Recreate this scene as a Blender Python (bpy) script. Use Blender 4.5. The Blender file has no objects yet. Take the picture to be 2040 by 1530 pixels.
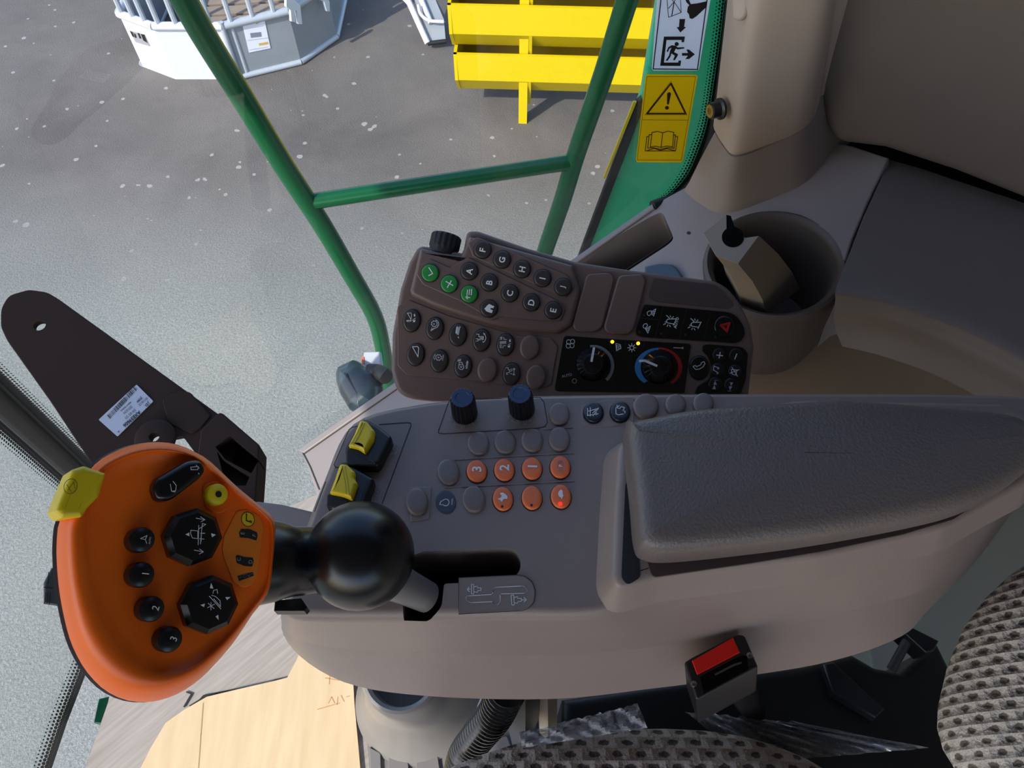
import bpy, bmesh, math, random
from mathutils import Vector, Matrix
from mathutils.geometry import tessellate_polygon
random.seed(7)
SC = bpy.context.scene
COL = SC.collection
W, H, FPX, PITCH = 2040, 1530, 1500.0, math.radians(57)
CAM = Vector((0, 0, 1.30))
FWD = Vector((0, math.cos(PITCH), -math.sin(PITCH)))
UPV = Vector((0, math.sin(PITCH), math.cos(PITCH)))

def ray(px, py):
    return FWD + Vector((1, 0, 0)) * ((px - W / 2) / FPX) + UPV * ((H / 2 - py) / FPX)

def dp(px, py, depth):            # the point seen at a pixel, at a distance along the view axis
    return CAM + ray(px, py) * depth

def zp(px, py, z):                # the point seen at a pixel at a height
    d = ray(px, py)
    return CAM + d * ((z - CAM.z) / d.z)

def yp(px, py, y):
    d = ray(px, py)
    return CAM + d * (y / d.y)

class Plane:
    def __init__(s, o, n):
        s.o = Vector(o); s.n = Vector(n).normalized()
        s.u = (Vector((1, 0, 0)) - s.n * s.n.x)
        if s.u.length < .2: s.u = Vector((0, 1, 0)) - s.n * s.n.y
        s.u.normalize(); s.v = s.n.cross(s.u)
    def off(s, h):
        p = Plane(s.o + s.n * h, s.n); return p
    def at(s, px, py):
        d = ray(px, py)
        return CAM + d * ((s.o - CAM).dot(s.n) / d.dot(s.n))
    def to2(s, P):
        q = P - s.o; return (q.dot(s.u), q.dot(s.v))
    def to3(s, a, b, h=0.0):
        return s.o + s.u * a + s.v * b + s.n * h
    def px2(s, px, py):
        return s.to2(s.at(px, py))

class Curved:                     # upright surface standing on a curve y(x)
    def __init__(s, pts, shift=0.0): s.pts = pts; s.shift = shift
    def y(s, x):
        p = s.pts
        for i in range(len(p) - 1):
            if x <= p[i + 1][0] or i == len(p) - 2:
                t = (x - p[i][0]) / (p[i + 1][0] - p[i][0])
                return p[i][1] + t * (p[i + 1][1] - p[i][1]) + s.shift
    def at(s, px, py):
        d = ray(px, py); a, b = .1, 6.0
        for _ in range(50):
            m = (a + b) / 2
            q = CAM + d * m
            if q.y < s.y(q.x): a = m
            else: b = m
        return CAM + d * a
    def off(s, h): return Curved(s.pts, s.shift - h)

# ---------------------------------------------------------------- materials
def s2l(c): return c / 12.92 if c <= .04045 else ((c + .055) / 1.055) ** 2.4
def hexc(h):
    h = h.lstrip('#'); return tuple(s2l(int(h[i:i + 2], 16) / 255) for i in (0, 2, 4))
MATS = {}
def mat(name, col, rough=.5, metal=0.0, bump=0.0, bscale=900., var=.05, vscale=25., spec=.5, coat=0.0, emit=0.0, trans=0.0):
    m = bpy.data.materials.new(name); m.use_nodes = True; MATS[name] = m
    nt = m.node_tree; N = nt.nodes; L = nt.links
    b = N['Principled BSDF']
    c = hexc(col) if isinstance(col, str) else col
    tc = N.new('ShaderNodeTexCoord')
    nz = N.new('ShaderNodeTexNoise'); nz.inputs['Scale'].default_value = vscale; nz.inputs['Detail'].default_value = 4
    L.new(tc.outputs['Object'], nz.inputs['Vector'])
    mx = N.new('ShaderNodeMix'); mx.data_type = 'RGBA'
    mx.inputs['A'].default_value = (*[x * (1 - var) for x in c], 1); mx.inputs['B'].default_value = (*[min(1, x * (1 + var)) for x in c], 1)
    L.new(nz.outputs['Fac'], mx.inputs['Factor']); L.new(mx.outputs['Result'], b.inputs['Base Color'])
    b.inputs['Roughness'].default_value = rough; b.inputs['Metallic'].default_value = metal
    b.inputs['Specular IOR Level'].default_value = spec; b.inputs['Coat Weight'].default_value = coat
    if emit:
        b.inputs['Emission Color'].default_value = (*c, 1); b.inputs['Emission Strength'].default_value = emit
    if bump:
        n2 = N.new('ShaderNodeTexNoise'); n2.inputs['Scale'].default_value = bscale; n2.inputs['Detail'].default_value = 2
        L.new(tc.outputs['Object'], n2.inputs['Vector'])
        bp = N.new('ShaderNodeBump'); bp.inputs['Strength'].default_value = bump; bp.inputs['Distance'].default_value = .002
        L.new(n2.outputs['Fac'], bp.inputs['Height']); L.new(bp.outputs['Normal'], b.inputs['Normal'])
    return m

def glassy(name, tint, gloss=.06, alpha=0.0, film=(1, 1, 1)):
    m = bpy.data.materials.new(name); m.use_nodes = True; MATS[name] = m
    nt = m.node_tree; N = nt.nodes; L = nt.links
    N.remove(N['Principled BSDF']); out = N['Material Output']
    t = N.new('ShaderNodeBsdfTransparent'); t.inputs['Color'].default_value = (*tint, 1)
    g = N.new('ShaderNodeBsdfGlossy'); g.inputs['Roughness'].default_value = .02
    lw = N.new('ShaderNodeLayerWeight'); lw.inputs['Blend'].default_value = .5
    pw = N.new('ShaderNodeMath'); pw.operation = 'POWER'; pw.inputs[1].default_value = 4.5; L.new(lw.outputs['Facing'], pw.inputs[0])
    fr = N.new('ShaderNodeMapRange'); fr.inputs['To Min'].default_value = gloss; fr.inputs['To Max'].default_value = .95; L.new(pw.outputs[0], fr.inputs['Value'])
    mx = N.new('ShaderNodeMixShader'); L.new(fr.outputs['Result'], mx.inputs['Fac'])
    L.new(t.outputs[0], mx.inputs[1]); L.new(g.outputs[0], mx.inputs[2])
    last = mx
    if alpha:
        d = N.new('ShaderNodeBsdfDiffuse'); d.inputs['Color'].default_value = (*film, 1)
        nz = N.new('ShaderNodeTexNoise'); nz.inputs['Scale'].default_value = 40
        mr = N.new('ShaderNodeMapRange'); mr.inputs['To Min'].default_value = 0; mr.inputs['To Max'].default_value = alpha * 2
        L.new(nz.outputs['Fac'], mr.inputs['Value'])
        m2 = N.new('ShaderNodeMixShader'); L.new(mr.outputs['Result'], m2.inputs['Fac'])
        L.new(mx.outputs[0], m2.inputs[1]); L.new(d.outputs[0], m2.inputs[2]); last = m2
    L.new(last.outputs[0], out.inputs['Surface'])
    return m

# ---------------------------------------------------------------- objects
def wloc(o):
    v = Vector((0, 0, 0))
    while o: v += o.location; o = o.parent
    return v

def tag(o, label=None, cat=None, group=None, kind=None):
    if label: o['label'] = label
    if cat: o['category'] = cat
    if group: o['group'] = group
    if kind: o['kind'] = kind
    return o

def thing(name, label, cat, loc, group=None):
    o = bpy.data.objects.new(name, None); COL.objects.link(o); o.location = loc; o.empty_display_size = .02
    return tag(o, label, cat, group)

def mesh(name, verts, faces, m, parent=None, ang=38, uv=None, wn=False, smooth=True):
    me = bpy.data.meshes.new(name)
    verts = [Vector(v) for v in verts]
    lo = Vector([min(v[i] for v in verts) for i in range(3)]); hi = Vector([max(v[i] for v in verts) for i in range(3)])
    org = Vector(((lo.x + hi.x) / 2, (lo.y + hi.y) / 2, lo.z))
    me.from_pydata([v - org for v in verts], [], faces)
    if uv:
        l = me.uv_layers.new(name='UVMap')
        for lp in me.loops: l.data[lp.index].uv = uv[lp.vertex_index]
    bm = bmesh.new(); bm.from_mesh(me)
    bmesh.ops.recalc_face_normals(bm, faces=bm.faces)
    if smooth:
        a = math.radians(ang)
        for f in bm.faces: f.smooth = True
        for e in bm.edges:
            if len(e.link_faces) == 2 and e.calc_face_angle(0) > a: e.smooth = False
    bm.to_mesh(me); bm.free()
    me.materials.append(m)
    o = bpy.data.objects.new(name, me); COL.objects.link(o)
    o.location = org - (wloc(parent) if parent else Vector((0, 0, 0)))
    if parent: o.parent = parent
    if wn:
        w = o.modifiers.new('wn', 'WEIGHTED_NORMAL'); w.keep_sharp = True
    return o

def cut(o, cutters):              # carve solids out of a finished mesh and drop the solids
    for c in cutters:
        md = o.modifiers.new('b', 'BOOLEAN'); md.operation = 'DIFFERENCE'; md.solver = 'EXACT'; md.object = c
    for md in list(o.modifiers):
        if md.type == 'WEIGHTED_NORMAL': o.modifiers.remove(md)
    bpy.context.view_layer.update()
    dg = bpy.context.evaluated_depsgraph_get()
    me = bpy.data.meshes.new_from_object(o.evaluated_get(dg))
    mats = list(o.data.materials)
    o.modifiers.clear(); o.data = me
    me.materials.clear()
    for m in mats[:1]: me.materials.append(m)
    for p in me.polygons: p.material_index = 0
    bm = bmesh.new(); bm.from_mesh(me)
    for f in bm.faces: f.smooth = True
    for e in bm.edges:
        e.smooth = not (len(e.link_faces) == 2 and e.calc_face_angle(0) > math.radians(35))
    bm.to_mesh(me); bm.free()
    for c in cutters: bpy.data.objects.remove(c)
    w = o.modifiers.new('wn', 'WEIGHTED_NORMAL'); w.keep_sharp = True

# ---------------------------------------------------------------- outlines
def fillet(pts, r=0, seg=5):
    out = []; n = len(pts)
    for i in range(n):
        p = Vector(pts[i][:2]); a = Vector(pts[i - 1][:2]); b = Vector(pts[(i + 1) % n][:2])
        rr = pts[i][2] if len(pts[i]) > 2 else r
        if rr <= 0: out.append((p.x, p.y)); continue
        ra = min(rr, (a - p).length * .48); rb = min(rr, (b - p).length * .48)
        s = p + (a - p).normalized() * ra; e = p + (b - p).normalized() * rb
        for k in range(seg + 1):
            t = k / seg; q = s * (1 - t) ** 2 + p * 2 * t * (1 - t) + e * t * t
            out.append((q.x, q.y))
    return out

def ell(cx, cy, rx, ry=None, ang=0, n=36, a0=0, a1=360):
    ry = rx if ry is None else ry; c, s = math.cos(math.radians(ang)), math.sin(math.radians(ang)); out = []
    full = abs(a1 - a0) >= 360
    for i in range(n if full else n + 1):
        t = math.radians(a0 + (a1 - a0) * i / n); x, y = rx * math.cos(t), -ry * math.sin(t)
        out.append((cx + x * c - y * s, cy + x * s + y * c))
    return out

def spline(pts, k=6, closed=False):
    P = [Vector(p) for p in pts]; n = len(P); out = []
    for i in range(n if closed else n - 1):
        p1, p2 = P[i], P[(i + 1) % n]
        p0 = P[i - 1] if (closed or i > 0) else p1 * 2 - p2
        p3 = P[(i + 2) % n] if (closed or i + 2 < n) else p2 * 2 - p1
        for j in range(k):
            t = j / k
            out.append(.5 * ((2 * p1) + (p2 - p0) * t + (2 * p0 - 5 * p1 + 4 * p2 - p3) * t * t + (3 * p1 - p0 - 3 * p2 + p3) * t ** 3))
    if not closed: out.append(P[-1])
    return out

def area2(p): return sum(p[i - 1][0] * p[i][1] - p[i][0] * p[i - 1][1] for i in range(len(p))) / 2

def inset(p, d):                  # p counter-clockwise; d > 0 shrinks
    n = len(p); out = []
    for i in range(n):
        a, b, c = Vector(p[i - 1]), Vector(p[i]), Vector(p[(i + 1) % n])
        e1, e2 = (b - a), (c - b)
        if e1.length < 1e-9: e1 = e2
        if e2.length < 1e-9: e2 = e1
        e1 = e1.normalized(); e2 = e2.normalized()
        n1, n2 = Vector((-e1.y, e1.x)), Vector((-e2.y, e2.x)); m = n1 + n2
        if m.length < 1e-6: m = n1
        m = m.normalized(); k = 1 / max(.45, m.dot(n1))
        q = b + m * d * k; out.append((q.x, q.y))
    for _ in range(14):           # swallow corners tighter than the offset
        bad = False
        for i in range(n):
            j = (i + 1) % n; ex, ey = p[j][0] - p[i][0], p[j][1] - p[i][1]; fx, fy = out[j][0] - out[i][0], out[j][1] - out[i][1]
            if ex * fx + ey * fy < 0:
                mx, my = (out[i][0] + out[j][0]) / 2, (out[i][1] + out[j][1]) / 2
                out[i] = (mx - ex * 1e-4, my - ey * 1e-4); out[j] = (mx + ex * 1e-4, my + ey * 1e-4); bad = True
        if not bad: break
    return out

def rings(name, loops, m, parent=None, caps=(True, True), ang=38, wn=True, uv=None):
    n = len(loops[0]); V = [v for l in loops for v in l]; Fc = []
    for k in range(len(loops) - 1):
        for i in range(n):
            j = (i + 1) % n
            Fc.append((k * n + i, k * n + j, (k + 1) * n + j, (k + 1) * n + i))
    if caps[0]: Fc.append(tuple(range(n)))
    if caps[1]: Fc.append(tuple(reversed(range((len(loops) - 1) * n, len(loops) * n))))
    return mesh(name, V, Fc, m, parent, ang=ang, wn=wn, uv=uv)

def slab(name, out, pl, t, m, parent=None, r=0.0, rb=0.0, fil=0, steps=5, flare=0.0, px=True, wn=True, uvs=1.0):
    p = fillet(out, fil) if fil or any(len(q) > 2 for q in out) else [q[:2] for q in out]
    if px: p = [pl.px2(*q) for q in p]
    if area2(p) < 0: p = p[::-1]
    prof = []
    if r:
        prof.append((r * 1.25, 0))
        for k in range(steps + 1):
            a = math.pi / 2 * k / steps; prof.append((r * (1 - math.sin(a)), -r * (1 - math.cos(a))))
    else: prof.append((0, 0))
    if rb:
        for k in range(steps + 1):
            a = math.pi / 2 * k / steps; prof.append((rb * (1 - math.cos(a)) - flare, -t + rb * (1 - math.sin(a))))
    else: prof.append((-flare, -t))
    loops = []; uv = []
    for d, h in prof:
        q = inset(p, d) if d else p
        loops.append([pl.to3(a, b, h) for a, b in q]); uv += [(a * uvs, b * uvs) for a, b in q]
    return rings(name, loops, m, parent, wn=wn, uv=uv)

def ax_frame(axis):
    a = Vector(axis).normalized()
    u = Vector((1, 0, 0)) if abs(a.x) < .8 else Vector((0, 1, 0))
    u = (u - a * u.dot(a)).normalized(); return a, u, a.cross(u)

def lathe(name, prof, o, axis, m, parent=None, n=40, rib=None, sx=1.0, ang=38, caps=(True, True)):
    a, u, v = ax_frame(axis); o = Vector(o); loops = []
    for k, (r, h) in enumerate(prof):
        l = []
        for i in range(n):
            t = 2 * math.pi * i / n; rr = r
            if rib and k in rib[1] and (i // rib[2]) % 2: rr = r - rib[0]
            l.append(o + u * (rr * math.cos(t) * sx) + v * (rr * math.sin(t)) + a * h)
        loops.append(l)
    return rings(name, loops, m, parent, ang=ang, wn=False, caps=caps)

def tube(name, pts, r, m, parent=None, n=16, k=6, caps=(True, True), sub=True):
    P = spline(pts, k) if sub else [Vector(p) for p in pts]
    if isinstance(r, (int, float)): R = [r] * len(P)
    else:
        R = []
        for i in range(len(P)):
            t = i / (len(P) - 1) * (len(r) - 1); j = min(int(t), len(r) - 2); R.append(r[j] + (r[j + 1] - r[j]) * (t - j))
    T = [(P[min(i + 1, len(P) - 1)] - P[max(i - 1, 0)]).normalized() for i in range(len(P))]
    _, u, v = ax_frame(T[0]); loops = []
    for i in range(len(P)):
        u = (u - T[i] * u.dot(T[i])).normalized(); v = T[i].cross(u)
        loops.append([P[i] + (u * math.cos(2 * math.pi * q / n) + v * math.sin(2 * math.pi * q / n)) * R[i] for q in range(n)])
    return rings(name, loops, m, parent, wn=False, caps=caps)

def box(name, o, ax, ay, az, m, parent=None, bev=.0):   # o centre, half axes as vectors
    o = Vector(o); ax, ay, az = Vector(ax), Vector(ay), Vector(az)
    V = [o + ax * i + ay * j + az * k for i in (-1, 1) for j in (-1, 1) for k in (-1, 1)]
    Fc = [(0, 1, 3, 2), (4, 6, 7, 5), (0, 4, 5, 1), (2, 3, 7, 6), (0, 2, 6, 4), (1, 5, 7, 3)]
    ob = mesh(name, V, Fc, m, parent)
    if bev:
        b = ob.modifiers.new('bev', 'BEVEL'); b.width = bev; b.segments = 3
        ob.modifiers.new('wn', 'WEIGHTED_NORMAL')
    return ob

# ---------------------------------------------------------------- printed marks
_G = {}
def glyphs(txt, bold=False):
    key = (txt, bold)
    if key in _G: return _G[key]
    cu = bpy.data.curves.new('t', 'FONT'); cu.body = txt; cu.size = 1; cu.align_x = 'CENTER'; cu.resolution_u = 3; cu.fill_mode = 'BOTH'
    if bold: cu.offset = .022
    ob = bpy.data.objects.new('t', cu); COL.objects.link(ob); bpy.context.view_layer.update()
    me = bpy.data.meshes.new_from_object(ob.evaluated_get(bpy.context.evaluated_depsgraph_get()))
    V = [(v.co.x, v.co.y) for v in me.vertices]; Fc = [tuple(p.vertices) for p in me.polygons]
    bpy.data.objects.remove(ob); bpy.data.curves.remove(cu)
    if V:
        y0, y1 = min(v[1] for v in V), max(v[1] for v in V); x0, x1 = min(v[0] for v in V), max(v[0] for v in V)
        s = 1 / max(1e-6, (y1 - y0))
        V = [((x - (x0 + x1) / 2) * s, (y - (y0 + y1) / 2) * s) for x, y in V]
    _G[key] = (V, Fc); return _G[key]

def decal(name, pl, m, parent=None, strokes=(), fills=(), texts=(), w=1.5, h=.0003):
    """strokes: polylines (add 'c' as last item to close); fills: polygons; texts: (string, cx, cy, height px, angle[, bold])"""
    P2 = []; Fc = []
    def quad(a, b, ww):
        a, b = Vector(a), Vector(b); d = b - a
        if d.length < 1e-6: return
        d = d.normalized(); q = Vector((-d.y, d.x)) * ww / 2; d = d * ww * .35
        i = len(P2); P2.extend([a - d + q, a - d - q, b + d - q, b + d + q]); Fc.append((i, i + 1, i + 2, i + 3))
    for s in strokes:
        ww = w; s = list(s)
        if isinstance(s[0], (int, float)): ww = s.pop(0)
        if s[-1] == 'c': s = s[:-1] + [s[0]]
        for a, b in zip(s, s[1:]): quad(a[:2], b[:2], ww)
    for f in fills:
        i = len(P2); f = [q[:2] for q in f]; P2.extend(Vector(q) for q in f)
        for t in tessellate_polygon([[Vector((q[0], q[1], 0)) for q in f]]): Fc.append(tuple(i + k for k in t))
    for t in texts:
        s, cx, cy, hh, an = t[:5]; V, G = glyphs(s, len(t) > 5 and t[5]); c, sn = math.cos(math.radians(an)), math.sin(math.radians(an)); i = len(P2)
        P2.extend(Vector((cx + hh * (x * c - y * sn), cy - hh * (x * sn + y * c))) for x, y in V)
        Fc.extend(tuple(i + k for k in f) for f in G)
    q = pl.off(h)
    n = Vector(getattr(pl, 'n', (0, -1, 0)))
    V = [q.at(p.x, p.y) for p in P2]
    # keep every mark facing out of its surface
    F2 = []
    for f in Fc:
        nn = (V[f[1]] - V[f[0]]).cross(V[f[2]] - V[f[0]])
        F2.append(f if nn.dot(n) > 0 else f[::-1])
    me = bpy.data.meshes.new(name)
    lo = Vector([min(v[i] for v in V) for i in range(3)]); hi = Vector([max(v[i] for v in V) for i in range(3)]); org = (lo + hi) / 2
    me.from_pydata([v - org for v in V], [], F2); me.materials.append(m)
    o = bpy.data.objects.new(name, me); COL.objects.link(o)
    o.location = org - (wloc(parent) if parent else Vector((0, 0, 0)))
    if parent: o.parent = parent
    return o

def Z(x0, y0, s):
    def f(*a):
        if len(a) == 2 and not hasattr(a[0], '__len__'): return (x0 + a[0] / s, y0 + a[1] / s)
        return [q if isinstance(q, str) else ((q / s) if isinstance(q, (int, float)) else (x0 + q[0] / s, y0 + q[1] / s) + tuple(v / s for v in q[2:])) for q in (a[0] if len(a) == 1 else a)]
    return f
Z1, Z2, Z3 = Z(750, 430, 3.825), Z(1100, 430, 3.825), Z(80, 870, 2.8333)
Z4, Z5, Z6 = Z(560, 760, 4.5), Z(780, 760, 3.188), Z(0, 540, 3.327)
Z7, Z8, ZS = Z(1180, 0, 3.06), Z(1150, 1180, 3.4), Z(1280, 0, 4.639)
ZK, ZB, ZC = Z(780, 580, 6.0), Z(1260, 560, 6.377), Z(1100, 360, 3.06)
ZO, ZL, ZP, ZH = Z(860, 900, 6.375), Z(180, 740, 10.2), Z(1540, 180, 2.468), Z(380, 1000, 7.65)
ZT, ZY, ZF, ZM = Z(200, 0, 2.914), Z(800, 0, 3.923), Z(210, 0, 5.829), Z(560, 660, 8.5)
ZA, ZD, ZR, ZW = Z(1240, 760, 2.55), Z(680, 1280, 3.4), Z(1600, 900, 2.43), Z(80, 1150, 3.1875)
SUN_E, SKY_S, EXPO, ROOFX = 3.2, .22, 0.75, 1.35
# ================================================================ materials
taupe = mat('taupe plastic', '#887871', .36, bump=.12, bscale=1400)
taupe_fine = mat('taupe smooth plastic', '#766863', .38)
pad_m = mat('grained armrest vinyl', '#675d59', .36, bump=.28, bscale=520)
keypad_m = mat('brown plastic', '#6d5850', .42, bump=.10, bscale=1600)
keycap_m = mat('dark brown key', '#3a3230', .38)
shelf_m = mat('grey taupe trim', '#857b79', .45, bump=.10, bscale=1200)
pillar_m = mat('light taupe trim', '#b3a08f', .55, bump=.10, bscale=1000)
pillar_shade_m = mat('shaded taupe trim', '#887a72', .5, bump=.10, bscale=1000)  # darker than the upper cover: its shading is put into the colour
lid_m = mat('dark taupe trim', '#6e645f', .45, bump=.10, bscale=1000)
cup_m = mat('cup holder plastic', '#4d423d', .5)
ledge_m = mat('beige trim', '#937a60', .6)
wall_m = mat('grey wall trim', '#7c7872', .7)
uphol_m = mat('grey upholstery', '#675b52', .85, bump=.3, bscale=1500)
bracket_m = mat('dark brown bracket', '#40312b', .75, spec=.15)
black_m = mat('black plastic', '#101013', .35)
blacks_m = mat('satin black plastic', '#0b0c10', .28)
gloss_m = mat('black panel', '#08080a', .22)
rubber_m = mat('black rubber', '#121214', .6)
groove_m = mat('dark groove', '#1c191a', .7)
orange_m = mat('orange plastic', '#fb6a00', .42, bump=.04, bscale=1500)
orange2_m = mat('orange label', '#ea7a16', .5)
obtn_m = mat('orange button', '#f07440', .38)
yellow_m = mat('yellow plastic', '#e3c512', .42)
yellow_s = mat('yellow sticker vinyl', '#e0a800', .45)
green_k = mat('green key', '#2c8a3c', .38)
green_m = mat('green paint', '#04502c', .26, var=.08)
greenp_m = mat('bright green paint', '#14a474', .22, var=.06)
white_p = mat('white print', '#e6e6e6', .6)
grey_p = mat('grey print', '#a5a5a8', .6)
black_p = mat('black print', '#0e0e10', .6)
brown_p = mat('brown print', '#3a1608', .6)
white_s = mat('white label paper', '#d8dae6', .5)
red_m = mat('red plastic', '#d0140c', .4)
red_p = mat('red print', '#c01812', .5)
blue_p = mat('blue print', '#3d86b8', .5)
navy_m = mat('navy plastic', '#1d3358', .4)
steel_m = mat('steel', '#9a9a9c', .3, metal=1)
greyrub_m = mat('dark grey plastic', '#3e4244', .5)
led_m = mat('amber lamp', '#ff9a1a', .4, emit=3.5)
redled_m = mat('red lamp', '#ff2010', .4, emit=1.5)
nozzle_m = mat('brass fitting', '#b29a5a', .35, metal=.7)
cork = mat('black inside', '#050505', .9, spec=.08)

def floor_mat():
    m = mat('floor covering', '#b3a9a3', .6, var=.1, vscale=6); nt = m.node_tree; N = nt.nodes; L = nt.links
    tc = N['Texture Coordinate']; mp = N.new('ShaderNodeMapping'); mp.inputs['Scale'].default_value = (10, 170, 1); m0 = N.new('ShaderNodeMapping'); m0.inputs['Rotation'].default_value = (0, 0, math.radians(-43)); L.new(tc.outputs['Object'], m0.inputs['Vector'])
    n2 = N.new('ShaderNodeTexNoise'); n2.inputs['Scale'].default_value = 1; n2.inputs['Detail'].default_value = 5
    L.new(m0.outputs['Vector'], mp.inputs['Vector']); L.new(mp.outputs['Vector'], n2.inputs['Vector'])
    r = N.new('ShaderNodeValToRGB'); r.color_ramp.elements[0].position = .3; r.color_ramp.elements[0].color = (*hexc('#948a81'), 1)
    r.color_ramp.elements[1].position = .75; r.color_ramp.elements[1].color = (*hexc('#aca198'), 1)
    L.new(n2.outputs['Fac'], r.inputs['Fac']); L.new(r.outputs['Color'], N['Principled BSDF'].inputs['Base Color']); return m
floor_m = floor_mat()

def card_mat():
    m = mat('cardboard', '#c8a06a', .8, var=.1, vscale=10); nt = m.node_tree; N = nt.nodes; L = nt.links
    tc = N['Texture Coordinate']; mp = N.new('ShaderNodeMapping'); mp.inputs['Scale'].default_value = (60, 8, 1)
    n2 = N.new('ShaderNodeTexNoise'); n2.inputs['Scale'].default_value = 1; n2.inputs['Detail'].default_value = 6
    L.new(tc.outputs['Object'], mp.inputs['Vector']); L.new(mp.outputs['Vector'], n2.inputs['Vector'])
    r = N.new('ShaderNodeValToRGB'); r.color_ramp.elements[0].position = .3; r.color_ramp.elements[0].color = (*hexc('#cdb088'), 1)
    r.color_ramp.elements[1].position = .7; r.color_ramp.elements[1].color = (*hexc('#d8be98'), 1)
    L.new(n2.outputs['Fac'], r.inputs['Fac']); L.new(r.outputs['Color'], N['Principled BSDF'].inputs['Base Color']); return m
card_m = card_mat()

def ground_mat():
    m = mat('asphalt', '#6c6866', .9); nt = m.node_tree; N = nt.nodes; L = nt.links; b = N['Principled BSDF']
    geo = N.new('ShaderNodeNewGeometry')
    def noise(s, d=4, r=.5):
        n = N.new('ShaderNodeTexNoise'); n.inputs['Scale'].default_value = s; n.inputs['Distortion'].default_value = .3; n.inputs['Detail'].default_value = d; n.inputs['Roughness'].default_value = r
        L.new(geo.outputs['Position'], n.inputs['Vector']); return n
    def ramp(src, p0, c0, p1, c1):
        r = N.new('ShaderNodeValToRGB'); e = r.color_ramp.elements; e[0].position = p0; e[0].color = (*c0, 1); e[1].position = p1; e[1].color = (*c1, 1)
        L.new(src, r.inputs['Fac']); return r.outputs['Color']
    def mix(f, a, bb, mode='MIX'):
        x = N.new('ShaderNodeMix'); x.data_type = 'RGBA'; x.blend_type = mode
        for k, v in (('Factor', f), ('A', a), ('B', bb)):
            if hasattr(v, 'links'): L.new(v, x.inputs[k])
            else: x.inputs[k].default_value = v if k == 'Factor' else (*v, 1)
        return x.outputs['Result']
    big = ramp(noise(1.1, 5, .6).outputs['Fac'], .3, hexc('#524d4a'), .7, hexc('#6c6662'))
    fine = ramp(noise(120, 3, .7).outputs['Fac'], .3, (.62, .62, .62), .72, (1.28, 1.28, 1.28))
    far = mix(.55, big, fine, 'MULTIPLY')
    near0 = ramp(noise(.8, 4).outputs['Fac'], .3, hexc('#7a7b76'), .7, hexc('#858680'))
    nf = ramp(noise(75, 3, .75).outputs['Fac'], .32, (.52, .54, .54), .7, (1.3, 1.3, 1.28))
    near = mix(.75, near0, nf, 'MULTIPLY')
    sp = N.new('ShaderNodeSeparateXYZ'); L.new(geo.outputs['Position'], sp.inputs[0])
    ad = N.new('ShaderNodeMath'); ad.operation = 'MULTIPLY_ADD'; ad.inputs[1].default_value = .9; L.new(noise(.9, 4, .6).outputs['Fac'], ad.inputs[0]); L.new(sp.outputs['Y'], ad.inputs[2])
    ff = ramp(ad.outputs[0], .0, (0, 0, 0), 1., (1, 1, 1))
    mr = N.new('ShaderNodeMapRange'); mr.inputs['From Min'].default_value = 2.9; mr.inputs['From Max'].default_value = 4.3; L.new(ad.outputs[0], mr.inputs['Value'])
    base = mix(mr.outputs['Result'], near, far)  # nearer ground paler: gravel, and partly glass reflection put into the colour
    vo = N.new('ShaderNodeTexVoronoi'); vo.inputs['Scale'].default_value = 9.0; L.new(geo.outputs['Position'], vo.inputs['Vector'])
    th = N.new('ShaderNodeMath'); th.operation = 'MULTIPLY'; th.inputs[1].default_value = .30; L.new(ramp(noise(1.7, 5, .8).outputs['Fac'], .42, (.0, .0, .0), .75, (1, 1, 1)), th.inputs[0])
    lt = N.new('ShaderNodeMath'); lt.operation = 'LESS_THAN'; L.new(vo.outputs['Distance'], lt.inputs[0]); L.new(th.outputs[0], lt.inputs[1])
    m3 = N.new('ShaderNodeMath'); m3.operation = 'MULTIPLY'; L.new(lt.outputs[0], m3.inputs[0]); L.new(mr.outputs['Result'], m3.inputs[1])
    m4 = N.new('ShaderNodeMath'); m4.operation = 'MULTIPLY'; m4.inputs[1].default_value = .55; L.new(m3.outputs[0], m4.inputs[0])
    fin = mix(m4.outputs[0], base, hexc('#b0aba6'))
    L.new(fin, b.inputs['Base Color'])
    bp = N.new('ShaderNodeBump'); bp.inputs['Strength'].default_value = .6; bp.inputs['Distance'].default_value = .01
    L.new(noise(90, 3, .7).outputs['Fac'], bp.inputs['Height']); L.new(bp.outputs['Normal'], b.inputs['Normal'])
    return m
ground_m = ground_mat()

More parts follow.
